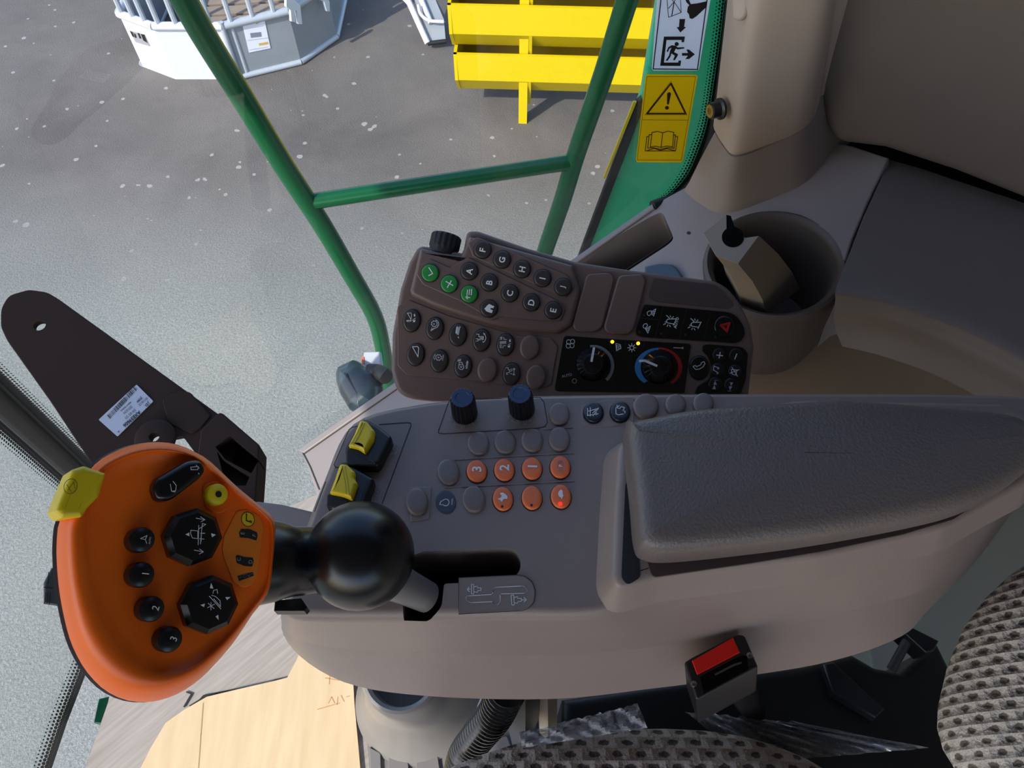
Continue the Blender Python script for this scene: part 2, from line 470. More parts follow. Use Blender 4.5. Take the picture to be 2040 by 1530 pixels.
def seat_mat(name, light, dark, su, sv, rx, ry):
    m = mat(name, light, .95); nt = m.node_tree; N = nt.nodes; L = nt.links; b = N['Principled BSDF']
    uv = N.new('ShaderNodeUVMap'); sp = N.new('ShaderNodeSeparateXYZ')
    nz = N.new('ShaderNodeTexNoise'); nz.inputs['Scale'].default_value = 300; nz.inputs['Detail'].default_value = 3; L.new(uv.outputs['UV'], nz.inputs['Vector'])
    def M(op, a, bb=None):
        x = N.new('ShaderNodeMath'); x.operation = op
        for i, v in enumerate((a, bb)):
            if v is None: continue
            if hasattr(v, 'links'): L.new(v, x.inputs[i])
            else: x.inputs[i].default_value = v
        return x.outputs[0]
    L.new(uv.outputs['UV'], sp.inputs[0])
    U = M('DIVIDE', sp.outputs['X'], su); V = M('DIVIDE', sp.outputs['Y'], sv)
    row = M('FLOOR', V); half = M('MULTIPLY', M('FLOORED_MODULO', row, 2.0), .5)
    fu = M('SUBTRACT', M('FRACT', M('ADD', U, half)), .5); fv = M('SUBTRACT', M('FRACT', V), .5)
    jit = M('MULTIPLY', M('SUBTRACT', nz.outputs['Fac'], .5), 1.1)
    d = M('ADD', M('SQRT', M('ADD', M('POWER', M('DIVIDE', fu, rx), 2.0), M('POWER', M('DIVIDE', fv, ry), 2.0))), jit)
    r = N.new('ShaderNodeValToRGB'); e = r.color_ramp.elements; e[0].position = .75; e[0].color = (*hexc(dark), 1); e[1].position = 1.0; e[1].color = (*hexc(light), 1)
    L.new(d, r.inputs['Fac'])
    n2 = N.new('ShaderNodeTexNoise'); n2.inputs['Scale'].default_value = 900; L.new(uv.outputs['UV'], n2.inputs['Vector'])
    r2 = N.new('ShaderNodeValToRGB'); r2.color_ramp.elements[0].position = .3; r2.color_ramp.elements[0].color = (.55, .55, .55, 1); r2.color_ramp.elements[1].position = .7; r2.color_ramp.elements[1].color = (1.1, 1.1, 1.1, 1)
    L.new(n2.outputs['Fac'], r2.inputs['Fac'])
    mx = N.new('ShaderNodeMix'); mx.data_type = 'RGBA'; mx.blend_type = 'MULTIPLY'; mx.inputs['Factor'].default_value = .8
    L.new(r.outputs['Color'], mx.inputs['A']); L.new(r2.outputs['Color'], mx.inputs['B']); L.new(mx.outputs['Result'], b.inputs['Base Color'])
    bp = N.new('ShaderNodeBump'); bp.inputs['Strength'].default_value = .8; bp.inputs['Distance'].default_value = .004
    L.new(d, bp.inputs['Height']); L.new(bp.outputs['Normal'], b.inputs['Normal'])
    return m
cushion_m = seat_mat('knitted seat fabric', '#b3a299', '#4c403c', .021, .0105, .27, .30)
backrest_m = seat_mat('knitted backrest fabric', '#c4bab0', '#62594f', .0175, .0085, .25, .33)

def frit_mat():
    m = bpy.data.materials.new('printed dot border'); m.use_nodes = True; nt = m.node_tree; N = nt.nodes; L = nt.links
    b = N['Principled BSDF']; b.inputs['Base Color'].default_value = (.006, .007, .008, 1); b.inputs['Roughness'].default_value = .4
    uv = N.new('ShaderNodeUVMap'); sp = N.new('ShaderNodeSeparateXYZ'); L.new(uv.outputs['UV'], sp.inputs[0])
    def M(op, a, bb=None):
        x = N.new('ShaderNodeMath'); x.operation = op
        for i, v in enumerate((a, bb)):
            if v is None: continue
            if hasattr(v, 'links'): L.new(v, x.inputs[i])
            else: x.inputs[i].default_value = v
        return x.outputs[0]
    P = .0050
    U = M('DIVIDE', sp.outputs['X'], P); V = M('MULTIPLY', sp.outputs['Y'], 5.0)
    half = M('MULTIPLY', M('FLOORED_MODULO', M('FLOOR', V), 2.0), .5)
    fu = M('SUBTRACT', M('FRACT', M('ADD', U, half)), .5); fv = M('SUBTRACT', M('FRACT', V), .5)
    d = M('SQRT', M('ADD', M('POWER', fu, 2.0), M('POWER', fv, 2.0)))
    rad = M('SUBTRACT', .78, M('MULTIPLY', sp.outputs['Y'], .62))
    on = M('LESS_THAN', d, rad)
    t = N.new('ShaderNodeBsdfTransparent'); mx = N.new('ShaderNodeMixShader')
    L.new(on, mx.inputs['Fac']); L.new(t.outputs[0], mx.inputs[1]); L.new(b.outputs[0], mx.inputs[2]); L.new(mx.outputs[0], N['Material Output'].inputs['Surface'])
    return m
frit_m = frit_mat()
def vinyl(name, col, k):
    m = mat(name, col, .5); nt = m.node_tree; N = nt.nodes; L = nt.links
    t = N.new('ShaderNodeBsdfTranslucent'); t.inputs['Color'].default_value = (*hexc(col), 1)
    mx = N.new('ShaderNodeMixShader'); mx.inputs['Fac'].default_value = k
    L.new(N['Principled BSDF'].outputs[0], mx.inputs[1]); L.new(t.outputs[0], mx.inputs[2]); L.new(mx.outputs[0], N['Material Output'].inputs['Surface']); return m
yellow_v = vinyl('yellow sticker film', '#ffe010', .6); white_v = vinyl('white sticker film', '#f6f6fa', .6)
glass_m = glassy('window glass', (.93, .96, .945))
film_m = glassy('clear plastic film', (.80, .80, .83), alpha=.20, film=(.7, .7, .74))

# ================================================================ camera, sun, sky
cd = bpy.data.cameras.new('camera'); cam = bpy.data.objects.new('camera', cd); COL.objects.link(cam)
cam.location = CAM; cam.rotation_euler = (math.radians(90) - PITCH, 0, 0)
cd.sensor_width = 36; cd.lens = FPX / W * 36; cd.clip_start = .02; SC.camera = cam
sd = bpy.data.lights.new('sun', 'SUN'); sun = bpy.data.objects.new('sun', sd); COL.objects.link(sun)
SUNDIR = Vector((.66, .70, -.78)).normalized()
sun.rotation_euler = SUNDIR.to_track_quat('-Z', 'Y').to_euler(); sd.energy = SUN_E; sd.angle = math.radians(.6); sd.color = (1, .95, .87)
wd = bpy.data.worlds.new('sky'); SC.world = wd; wd.use_nodes = True; N = wd.node_tree.nodes; L = wd.node_tree.links
sk = N.new('ShaderNodeTexSky'); sk.sky_type = 'NISHITA'; sk.sun_disc = False; sk.sun_elevation = math.radians(39); sk.sun_rotation = math.radians(225); sk.air_density = 1.0; sk.dust_density = 1.5; sk.ozone_density = 1.5
tn = N.new('ShaderNodeMix'); tn.data_type = 'RGBA'; tn.blend_type = 'MULTIPLY'; tn.inputs['Factor'].default_value = 1; tn.inputs['B'].default_value = (.97, .99, 1.05, 1)
L.new(sk.outputs['Color'], tn.inputs['A']); L.new(tn.outputs['Result'], N['Background'].inputs['Color']); N['Background'].inputs['Strength'].default_value = SKY_S
SC.view_settings.view_transform = 'Standard'; SC.view_settings.look = 'None'; SC.view_settings.gamma = 1; SC.view_settings.exposure = EXPO
SC.cycles.max_bounces = 10; SC.cycles.transparent_max_bounces = 16; SC.cycles.caustics_reflective = False; SC.cycles.caustics_refractive = False

# ================================================================ setting
GZ = -2.0
g = mesh('ground', [(-14, -6, GZ), (14, -6, GZ), (14, 16, GZ), (-14, 16, GZ)], [(0, 1, 2, 3)], ground_m)
tag(g, 'sunlit grey asphalt yard outside the cab', kind='structure')

def struct(o, label=None): return tag(o, label, kind='structure')
FZ = Plane((0, 0, 0), (0, 0, 1))
fl = [zp(230, 1530, 0).xy, (-.69, -.9), (.86, -.9), (.86, .62), (-.36, .60), (-.43, .565), (-.60, .535), (-.665, .50), zp(215, 1400, 0).xy]
fl[0] = zp(170, 1530, 0).xy
struct(slab('floor', [tuple(p) for p in fl], FZ, .10, floor_m, px=False), 'grey cab floor below the console')

# sloping side shelf along the right window
SP = Plane((.214, .86, .488), (-.406, -.122, .905))
sh = [(598, 892), (1060, 574), (1300, 408), (1366, 372), (1420, 310), (1560, 262), (1700, 290), (1771, 314), (1726, 410), (1697, 480), (1676, 549), (1640, 562),
      (1600, 596), (1500, 640), (1400, 690), (1150, 720), (960, 850), (820, 985), (640, 1010)]
shelf = slab('wall_right', sh, SP, .16, shelf_m, r=.003)
tray = slab('cutter', [(1150, 508), (1296, 422, 12), (1316, 414, 8), (1340, 468, 10), (1328, 480, 8), (1236, 540, 14), (1120, 560)], SP.off(.01), .145, shelf_m, wn=False)
cupc = SP.at(1533, 545); RIMZ = cupc.z + .022; CAX = Vector((-.16, -.05, 1)).normalized()
cyl = lathe('cutter', [(.086, 0), (.086, .4)], Vector((cupc.x, cupc.y, RIMZ)) - CAX * .3, CAX, shelf_m, n=64)
tp_ = fillet([(1150, 508), (1296, 422, 12), (1316, 414, 8), (1340, 468, 10), (1328, 480, 8), (1236, 540, 14), (1120, 560)])
q_ = [SP.px2(*p) for p in tp_]; q_ = q_ if area2(q_) > 0 else q_[::-1]
rings('tray_lining', [[SP.to3(a, b, h) for a, b in inset(q_, d)] for d, h in ((-.0005, -.004), (.0008, -.005), (.004, -.13))], mat('dark brown tray', '#3a302c', .7), shelf, caps=(False, True), wn=False)  # lining added in dark brown so the tray stays darker than the shelf
cut(shelf, [tray, cyl]); struct(shelf, 'sloping taupe side shelf with a deep tray under the right window')
tl = slab('trim_4', [(592, 896), (1300, 405), (1303, 415), (604, 902)], SP.off(.004), .012, shelf_m, r=.002); struct(tl, 'raised edge strip along the window side of the shelf')
decal('groove_line', SP, groove_m, shelf, strokes=[[(604, 905), (1300, 419)], [(602, 899), (618, 930), (636, 975)]], w=2.4, h=.0008)
decal('tray_floor_mark', SP, groove_m, shelf, fills=[ell(1372, 464, 4, 3)], h=.0006)
cap = slab('oval_cap', [(1284, 530), (1312, 524, 8), (1343, 526, 10), (1362, 552, 8), (1362, 575), (1284, 575)], SP.off(.006), .006, mat('slate cap', '#31404f', .3), shelf, r=.003)

# glass right side and front
GC = Curved([(-.68, .53), (-.43, .572), (-.35, .60), (0, .745), (.214, .86), (.40, .96), (.9, 1.22)])
def zsill(x):
    if x < -.40: return 0.0
    if x < -.345: return .2 * (x + .40) / .055
    return .2 + (.288 / .564) * (x + .35) if x < .214 else .488
xs = [-.68, -.62, -.55, -.48, -.43, -.40, -.38, -.35, -.3, -.2, -.1, 0, .05, .1, .15, .214, .25, .30]
V = []; Fc = []
for x in xs: V += [(x, GC.y(x), zsill(x) - .01), (x, GC.y(x), 1.56)]
for i in range(len(xs) - 1): Fc.append((2 * i, 2 * i + 2, 2 * i + 3, 2 * i + 1))
win = mesh('window_1', V, Fc, glass_m, ang=60); struct(win, 'clear curved right side window of the cab')
wx = [(-.68, .53), (-.715, .2), (-.725, -.2), (-.70, -.9)]
V = []; Fc = []
for x, y in wx: V += [(x, y, -.01), (x, y, 1.56)]
for i in range(len(wx) - 1): Fc.append((2 * i, 2 * i + 2, 2 * i + 3, 2 * i + 1))
struct(mesh('window_2', V, Fc, glass_m, ang=60), 'clear windscreen in front of the floor')
post = box('trim_1', (-.682, .532, .78), (.016, .006, 0), (-.006, .016, 0), (0, 0, .79), rubber_m, bev=.006); struct(post, 'black upright seal where windscreen meets side window')

def frit(name, A, B, parent):     # A: solid edge, B: inner edge of the dots (matched points)
    V = []; UV = []; s = 0; A = [Vector(a) for a in A]; B = [Vector(b) for b in B]
    for i, (a, b) in enumerate(zip(A, B)):
        if i: s += (a - A[i - 1]).length
        V += [a, b]; UV += [(s, 0), (s, 1)]
    Fc = [(2 * i, 2 * i + 2, 2 * i + 3, 2 * i + 1) for i in range(len(A) - 1)]
    return mesh(name, V, Fc, frit_m, parent, uv=UV, ang=80)
GI = GC.off(.003)
ea = spline([(1302, 410), (1345, 388), (1380, 350), (1403, 300), (1420, 245), (1434, 160), (1447, 70), (1460, -40), (1472, -160)], 5)
eb = spline([(1294, 404), (1326, 380), (1354, 340), (1374, 292), (1392, 236), (1405, 155), (1418, 65), (1430, -45), (1442, -165)], 5)
frit('frit_band', [GI.at(*p) for p in ea], [GI.at(*p) for p in eb], win)
zz = [0, .3, .6, .9, 1.2, 1.5]
frit('frit_band', [(-.660, GC.y(-.66) - .003, z) for z in zz], [(-.636, GC.y(-.636) - .003, z) for z in zz], win)
w2 = bpy.data.objects['window_2']
frit('frit_band', [(-.681, .505, z) for z in zz], [(-.683, .480, z) for z in zz], w2)
bl = [(-.678, .52), (-.695, .38), (-.712, .2), (-.72, 0)]
frit('frit_band', [(x + .003, y, .0) for x, y in bl], [(x + .003, y, .055) for x, y in bl], w2)

# pillar between side window and rear
def zfor(Y, py):
    v = (H / 2 - py) / FPX; return CAM.z + Y * (UPV.z * v + FWD.z) / (UPV.y - 0 + 0 if False else (FWD.y + UPV.y * v))
pl_px = [(1366, 380), (1400, 404), (1448, 421), (1525, 396), (1604, 362), (1660, 300)]
foot = [SP.at(*p) for p in pl_px]
foot = [Vector(p) for p in spline([tuple(p) for p in foot], 5)]
seam_px = spline([(1424, 262), (1440, 288), (1466, 311), (1530, 290), (1601, 256), (1628, 196)], 5)
back = [Vector((foot[-1].x + .06, foot[-1].y + .06, 0)), Vector((foot[0].x + .11, foot[0].y + .10, 0))]
seam = [yp(*seam_px[i], foot[i].y) for i in range(len(foot))]
mid_px = spline([(1456, 0), (1478, 4), (1512, 6), (1580, 0), (1640, -10), (1668, -30)], 5)
midr = [yp(*mid_px[i], foot[i].y) for i in range(len(foot))]
def prow(P, infl=0.0, dz=0.0):
    P = [Vector(p) for p in P] + [Vector((b.x, b.y, 0)) for b in back]
    P[-2].z = P[-3].z; P[-1].z = P[0].z
    c = sum(P, Vector()) / len(P); out = []
    for p in P:
        d = p - c; d.z = 0; d = d.normalized() * infl; out.append(Vector((p.x + d.x, p.y + d.y, p.z + dz)))
    return out
mixv = lambda A, B, t: [a.lerp(b, t) for a, b in zip(A, B)]
lo = rings('trim_3', [prow(foot, .006, -.012), prow(mixv(foot, seam, .15), .001), prow(mixv(foot, seam, .55), .001), prow(seam, 0, -.002), prow(seam, -.005)], pillar_shade_m, wn=False)
struct(lo, 'lower taupe cover at the foot of the pillar')
up = rings('trim_2', [prow(seam, -.004, .0005), prow(seam, .001, .002), prow(seam, .004, .008), prow(midr, .004), prow(midr, .004, .80)], pillar_m, wn=False)
struct(up, 'upper light taupe cover of the pillar beside the stickers')
# rubber seal between glass and pillar
sl = spline([(1300, 411), (1350, 391), (1388, 352), (1410, 302), (1426, 248), (1440, 160), (1452, 70), (1464, -40)], 4)
struct(tube('trim_5', [GC.off(.010).at(*p) for p in sl], .0085, rubber_m, sub=False, n=10), 'black rubber seal following the pillar edge of the window')

# rear corner panels
P1, P2 = zp(1660, 290, .615), zp(2040, 408, .615)
dr = (P2 - P1); dr.z = 0; dr.normalize(); nr = Vector((dr.y, -dr.x, 0))
if nr.dot(-P1) < 0: nr = -nr
WR = Plane(P1, nr)
struct(slab('wall_rear', [(1640, -330), (1634, 40), (1624, 170), (1640, 250), (1664, 290, 22), (1760, 302), (1900, 348), (2050, 408), (2500, 560), (2500, -330)], WR, .05, uphol_m, r=.018), 'dark grey padded panel behind the pillar at rear right')
struct(box('wall_corner', P1 + dr * .40 - nr * .16 + Vector((0,0,.55)), dr * .46, nr * .02, (0, 0, .7), cork), 'dark backing behind the padded rear panel')
r0 = [(1771, 318, .60), (1835, 336, .60), (1900, 358, .60), (1970, 381, .60), (2050, 408, .60), (2300, 500, .60)]
r1 = [(1676, 545, .603), (1738, 553, .603), (1799, 568, .603), (1925, 610, .603), (2040, 666, .603), (2260, 800, .603)]
rm = [(1664, 600, .588), (1730, 612, .588), (1791, 628, .588), (1912, 672, .588), (2040, 740, .588), (2230, 860, .588)]
r2 = [(1662, 648, .555), (1722, 656, .555), (1783, 672, .555), (1905, 723, .555), (2040, 798, .555), (2200, 900, .555)]
r3 = [(1678, 690, .525), (1722, 700, .525), (1767, 712, .525), (1870, 750, .525), (1980, 812, .525), (2160, 950, .525)]
rails = [[zp(*p) for p in r] for r in (r0, r1, rm, r2, r3)]
rails.append([p + Vector((.0, .04, -.004)) for p in rails[-1]]); rails.append([p + Vector((0, .0, -.05)) for p in rails[0]])
cols = [[tuple(r[i]) for r in rails] for i in range(6)]
rows = list(zip(*[spline(c[:5], 6) + [Vector(c[5]), Vector(c[6])] for c in cols]))
rows = [spline([tuple(q) for q in r], 4) for r in rows]
n = len(rows[0]); V = [q for r in rows for q in r]; Fc = []
for i in range(len(rows)):
    for j in range(n - 1):
        a = i * n; b = ((i + 1) % len(rows)) * n; Fc.append((a + j, a + j + 1, b + j + 1, b + j))
Fc.append(tuple(i * n for i in range(len(rows)))); Fc.append(tuple(i * n + n - 1 for i in reversed(range(len(rows)))))
lid = mesh('storage_lid', V, Fc, lid_m, ang=45)
tag(lid, 'dark curved storage box lid at rear right, behind the cup holder', 'lid')
bl_ = slab('wall_side', [(1380, 640), (1560, 560), (1705, 430), (1790, 300), (2060, 330), (2500, 600), (2500, 860), (2040, 890), (1400, 960)], Plane((0, 0, .27), (.06, -.20, 1)), .06, ledge_m, r=.004)
struct(bl_, 'beige lower side trim between console and storage lid')
struct(box('wall_back', (.88, -.15, .75), (.02, 0, 0), (0, .85, 0), (0, 0, .80), wall_m), 'grey rear cab wall behind the seat')
struct(box('ceiling', ((-ROOFX + .9) / 2, -.48, 1.60), ((ROOFX + .9) / 2, 0, 0), (0, 1.00, 0), (0, 0, .04), wall_m, bev=.01), 'cab roof lining above the seat')

struct(slab('trim_6', [(1690, 1010), (1800, 900), (2300, 860), (2300, 1500), (1980, 1480), (1750, 1420)], Plane((0, 0, .16), (0, 0, 1)), .05, mat('olive grey trim', '#8b897a', .7), r=.004), 'olive grey lower trim behind the console beside the backrest')
V = []; Fc = []
for x in (-.70, -.4, -.2, 0, .214, .40): V += [(x, .50, 1.585), (x, GC.y(max(x, -.68)), 1.555)]
for i in range(5): Fc.append((2 * i, 2 * i + 2, 2 * i + 3, 2 * i + 1))
struct(mesh('window_3', V, Fc, glass_m), 'clear glass between roof edge and side window')
# ================================================================ the yard outside
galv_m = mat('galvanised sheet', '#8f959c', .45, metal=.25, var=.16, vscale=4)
galvw_m = mat('sunlit galvanised sheet', '#c2c4cc', .6, metal=.0, var=.06, vscale=5)  # paler copy of the galvanised sheet, sunlight put into the colour
galvt_m = mat('galvanised tube', '#aab0b8', .4, metal=.2, var=.08)
wood_m = mat('weathered plank', '#8a7d70', .8, var=.2, vscale=15)
ytrough_m = mat('yellow trough paint', '#c4ac02', .45, var=.03)
lightplate_m = mat('light alloy plate', '#cfd6dd', .4, metal=.2)

# --- ring feeder
GP = Plane((0, 0, GZ), (0, 0, 1))
A, B, Cc, D, E = [GP.at(*p) for p in ((285, 133), (350, 158), (479, 158), (601, 128), (672, 78))]
cen = Vector(((A.x + E.x) / 2 + .0, (A.y + E.y) / 2 + .55, GZ))
ring = [A, B, Cc, D, E]
for k, p in enumerate([Vector((2 * cen.x - q.x, 2 * cen.y - q.y, GZ)) for q in ring]): ring.append(p)
SH = .40
fd = thing('ring_feeder', 'round galvanised cattle feeder with upright bars standing on the yard', 'feeder', (cen.x, cen.y, GZ))
def sheet(a, b, m, z0=0.0, z1=SH, th=.012):
    d = (b - a).normalized(); nn = Vector((d.y, -d.x, 0)) * th
    V = [a + Vector((0, 0, z0)), b + Vector((0, 0, z0)), b + Vector((0, 0, z1)), a + Vector((0, 0, z1))]; V += [v - nn for v in V]
    return mesh('sheet_panel', V, [(0, 1, 2, 3), (7, 6, 5, 4), (0, 4, 5, 1), (1, 5, 6, 2), (2, 6, 7, 3), (3, 7, 4, 0)], m, fd)
for i in range(len(ring)):
    a, b = ring[i], ring[(i + 1) % len(ring)]
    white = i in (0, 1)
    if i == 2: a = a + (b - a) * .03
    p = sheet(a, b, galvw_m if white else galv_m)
    if white or i in (2, 3): p['label'] = 'sheet panel coloured pale as if sunlit' if white else 'sheet panel coloured grey as if shaded'
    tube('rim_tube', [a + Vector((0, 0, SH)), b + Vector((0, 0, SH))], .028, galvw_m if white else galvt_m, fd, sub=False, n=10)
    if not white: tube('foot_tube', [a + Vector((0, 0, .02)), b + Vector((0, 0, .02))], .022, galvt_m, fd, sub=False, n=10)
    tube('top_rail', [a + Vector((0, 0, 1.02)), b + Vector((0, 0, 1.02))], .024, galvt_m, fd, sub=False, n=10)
    nb = 4 if (b - a).length > .45 else 3
    for k in range(nb):
        q = a + (b - a) * ((k + .35) / nb)
        tube('bar', [q + Vector((0, 0, SH)), q + Vector((0, 0, 1.02))], .018, galvt_m, fd, sub=False, n=8)
tube('hinge_post', [Cc + Vector((.0, -.005, 0)), Cc + Vector((0, -.005, SH + .03))], .018, galvt_m, fd, sub=False, n=10)
tube('hinge_post', [Cc + Vector((.05, .03, 0)), Cc + Vector((.05, .03, SH + .03))], .016, galvt_m, fd, sub=False, n=10)
def wallpl(a, b):
    d = (b - a).normalized(); nn = Vector((d.y, -d.x, 0))
    return Plane(a, nn)
PD, PE, PB = wallpl(Cc, D), wallpl(D, E), wallpl(A, B)
lab = slab('product_label', ZF([(1580, 245), (1840, 195), (1918, 560), (1668, 612)]), PD.off(.004), .003, white_s, fd)
decal('label_picture', PD.off(.005), mat('grey blue picture', '#7a7d8e', .6), lab, fills=[ZF([(1680, 385), (1805, 372), (1812, 425), (1690, 440)])])
decal('label_print', PD.off(.005), mat('amber print', '#c9a24a', .6), lab, fills=[ZF([(1725, 262), (1775, 225), (1812, 240), (1760, 282)]), ZF([(1780, 505), (1885, 485), (1890, 512), (1785, 530)])])
decal('label_lines', PD.off(.005), grey_p, lab, strokes=[ZF([(1610, 340), (1840, 300)]), ZF([(1650, 470), (1890, 440)]), ZF([(1630, 290), (1700, 280)]), ZF([(1680, 580), (1890, 545)])], w=.8)
emb = decal('maker_mark', PB.off(.002), mat('grey patch print', '#8b8b90', .6), fd, fills=[ZF([(275, 355), (455, 400), (520, 540), (350, 490)])])
decal('maker_letters', PB.off(.003), black_p, emb, fills=[ZF([(285, 360), (315, 372), (340, 430), (315, 425)]), ZF([(370, 380), (395, 388), (420, 450), (395, 445)]), ZF([(410, 395), (450, 402), (490, 500), (440, 470)]), ZF([(330, 385), (350, 395), (365, 440), (345, 440)])])
for xy in ([(1080, 0), (1130, 0), (1160, 30), (1172, 140), (1150, 140), (1140, 60), (1128, 60), (1132, 130), (1110, 125), (1105, 60), (1080, 40)],
           [(1270, -40), (1300, -40), (1330, 10), (1332, 66), (1315, 66), (1300, 10), (1275, 0)]):
    slab('fork_hook', ZT(xy), PE.off(.06), .02, lightplate_m, fd, wn=False)
for i in range(7):
    y = cen.y - .35 + i * .14
    o = box('feeder_plank', (cen.x + .05, y, GZ + .04), (.55, .05, 0), (-.01, .055, 0), (0, 0, .015), wood_m); tag(o, 'weathered plank lying on the ground inside the round feeder', 'plank', 'planks lying inside the feeder')

# --- galvanised hurdle lying beside the troughs
HP = Plane(GP.at(860, 60) + Vector((0, 0, .25)), (.1, -.6, .8))
hd = thing('sheep_hurdle', 'small galvanised tube hurdle leaning left of the yellow troughs', 'hurdle', GP.at(860, 60))
tube('frame_tube', [HP.at(*p) for p in (ZY(-120, -160), ZY(60, 20), ZY(205, 340))], .022, galvw_m, hd, sub=False)
tube('frame_tube', [HP.at(*p) for p in (ZY(205, 340), ZY(345, 322))], .016, rubber_m, hd, sub=False)
tube('frame_tube', [HP.at(*p) for p in (ZY(130, -60), ZY(230, 180))], .020, galvw_m, hd, sub=False)
slab('sheet_panel', ZY([(80, -60), (240, -60), (330, 150), (345, 318), (215, 325)]), HP.off(-.02), .01, galv_m, hd)
tube('latch_tube', [HP.off(.03).at(*p) for p in spline([ZY(130, 40), ZY(150, 110), ZY(215, 160), ZY(330, 170)], 4)], .012, galvw_m, hd, sub=False)

# --- stacked yellow feed troughs
F0 = GP.at(1047, 248)
rot = Matrix.Rotation(math.radians(-2.6), 3, 'Z')
def TW(x, y, z): v = rot @ Vector((x, y, 0)); return Vector((F0.x + v.x, F0.y + v.y, GZ + z))
TL = ['yellow feed trough at the bottom of the stack, standing on its own legs', 'yellow feed trough in the middle of the stack, between two others', 'yellow feed trough stacked above the middle one, cut by the frame top', 'topmost yellow feed trough of the stack, seen mostly above the frame']
for lv in range(3):
    b = .315 * lv; x0 = -.455 - .015 * lv; x1 = 1.9
    t = thing('feed_trough', TL[lv], 'trough', TW(.7, .25, b), 'stacked yellow troughs')
    prof = [(0.00, .505), (0.0, .325), (.10, .195), (.40, .195), (.50, .325), (.50, .505), (.478, .505), (.478, .335), (.39, .215), (.11, .215), (.022, .335), (.022, .505)]
    V = [TW(x, p[0], b + p[1]) for x in (x0, x1) for p in prof]; k = len(prof)
    Fc = [(i, (i + 1) % k, k + (i + 1) % k, k + i) for i in range(k)] + [tuple(range(k)), tuple(range(2 * k - 1, k - 1, -1))]
    mesh('trough_shell', V, Fc, ytrough_m, t, smooth=False)
    for xe in (x0, x1 - .02):
        pe = [(.0, .505), (-.004, .325), (.10, .19), (.40, .19), (.504, .325), (.5, .505)]
        V = [TW(xe + dx, p[0], b + p[1]) for dx in (0, .02) for p in pe]
        mesh('end_plate', V, [(i, (i + 1) % 6, 6 + (i + 1) % 6, 6 + i) for i in range(6)] + [tuple(range(6)), tuple(range(11, 5, -1))], ytrough_m, t, smooth=False)
    for lx in (-.02, 1.5):
        for ly in (.0, .44):
            o = TW(lx, ly + (.036 if lv == 0 else .06 if ly == 0 else .02), b + .15); box('leg', o, rot @ Vector((.028, 0, 0)), rot @ Vector((0, .028, 0)), (0, 0, .165 if lv == 0 else .17), ytrough_m, t)
        V = [TW(lx + dx, y, b + z) for dx in (.03, .05) for y, z in ((.0, .33), (.06, .12), (.10, .2))]
        mesh('leg_gusset', V, [(0, 1, 2), (5, 4, 3), (0, 3, 4, 1), (1, 4, 5, 2), (2, 5, 3, 0)], ytrough_m, t, smooth=False)

# --- green handrail outside the side window
HR = Plane((0, 1.165, 0), (.168, -1, 0))
hr = thing('handrail', 'green tubular guard rail outside the right side window', 'handrail', HR.at(770, 745))
lr = [(335, -60), (400, 60), (480, 190), (560, 322), (612, 402), (650, 462), (700, 548), (745, 628), (762, 690), (773, 760), (775, 840)]
def px_tube(name, pts, hw, m, par, **k):
    P = [HR.at(*p) for p in pts]; R = [hw * (q - CAM).dot(FWD) / FPX for q in P]
    return tube(name, P, sum(R) / len(R), m, par, **k)
px_tube('rail_post', lr, 19, green_m, hr, k=4)
px_tube('rail_post', [(1268, -60), (1246, 10), (1205, 140), (1150, 300), (1120, 400), (1086, 500), (1070, 560)], 19, green_m, hr, k=4)
px_tube('cross_bar', [(612, 403), (1142, 322)], 16, green_m, hr, sub=False)
bpt = HR.at(700, 540)
# --- green body panel of the machine beside the cab
BP = Plane((.2, 1.30, 0), (0, -1, 0))
bd = thing('body_panel', 'bright green machine body panel seen through the side window behind the stickers', 'panel', BP.at(1180, 470))
slab('panel_skin', [(1278, 196), (1176, 474), (1160, 540), (1620, 520), (1680, -200), (1345, -200)], BP, .03, greenp_m, bd, r=.01)
slab('edge_seal', [(1267, 206), (1278, 196), (1283, 215), (1185, 470), (1166, 520), (1150, 520), (1166, 476)], BP.off(.012), .012, rubber_m, bd, r=.004)
slab('edge_strip', [(1262, 204), (1268, 204), (1206, 356), (1202, 356)], BP.off(.014), .006, ytrough_m, bd)
# --- mirror / lamp housing below the rail
mh = [(1060, 1300), (900, 1030), (840, 850), (828, 680), (870, 550), (1130, 425), (1400, 560), (1500, 640), (1560, 750), (1590, 900), (1560, 1200), (1300, 1400)]
MP = Plane(dp(715, 765, 1.62), (-.25, -.35, .9))
wl = thing('mirror_head', 'dark rounded mirror housing on a stalk below the green rail', 'mirror', dp(715, 800, 1.62))
hous_m = mat('slate plastic', '#2b3a42', .25)
slab('housing', [(q[0], q[1], 4) for q in ZM(mh)], MP, .07, hous_m, wl, r=.035, steps=6, rb=.03)
tube('stalk', [MP.off(-.03).at(*p) for p in (ZM(1480, 680), ZM(1640, 690), ZM(1760, 760))] + [HR.at(748, 752)], .017, rubber_m, wl, n=14)
slab('side_reflector', ZM([(1400, 350), (1660, 340), (1700, 590), (1410, 590), (1365, 540)]), MP.off(-.05), .012, mat('pale lens', '#a9adb4', .3), wl, r=.003)
slab('amber_edge', ZM([(1362, 440), (1402, 430), (1408, 570), (1370, 545)]), MP.off(-.048), .012, mat('amber lens', '#d8582c', .3), wl)

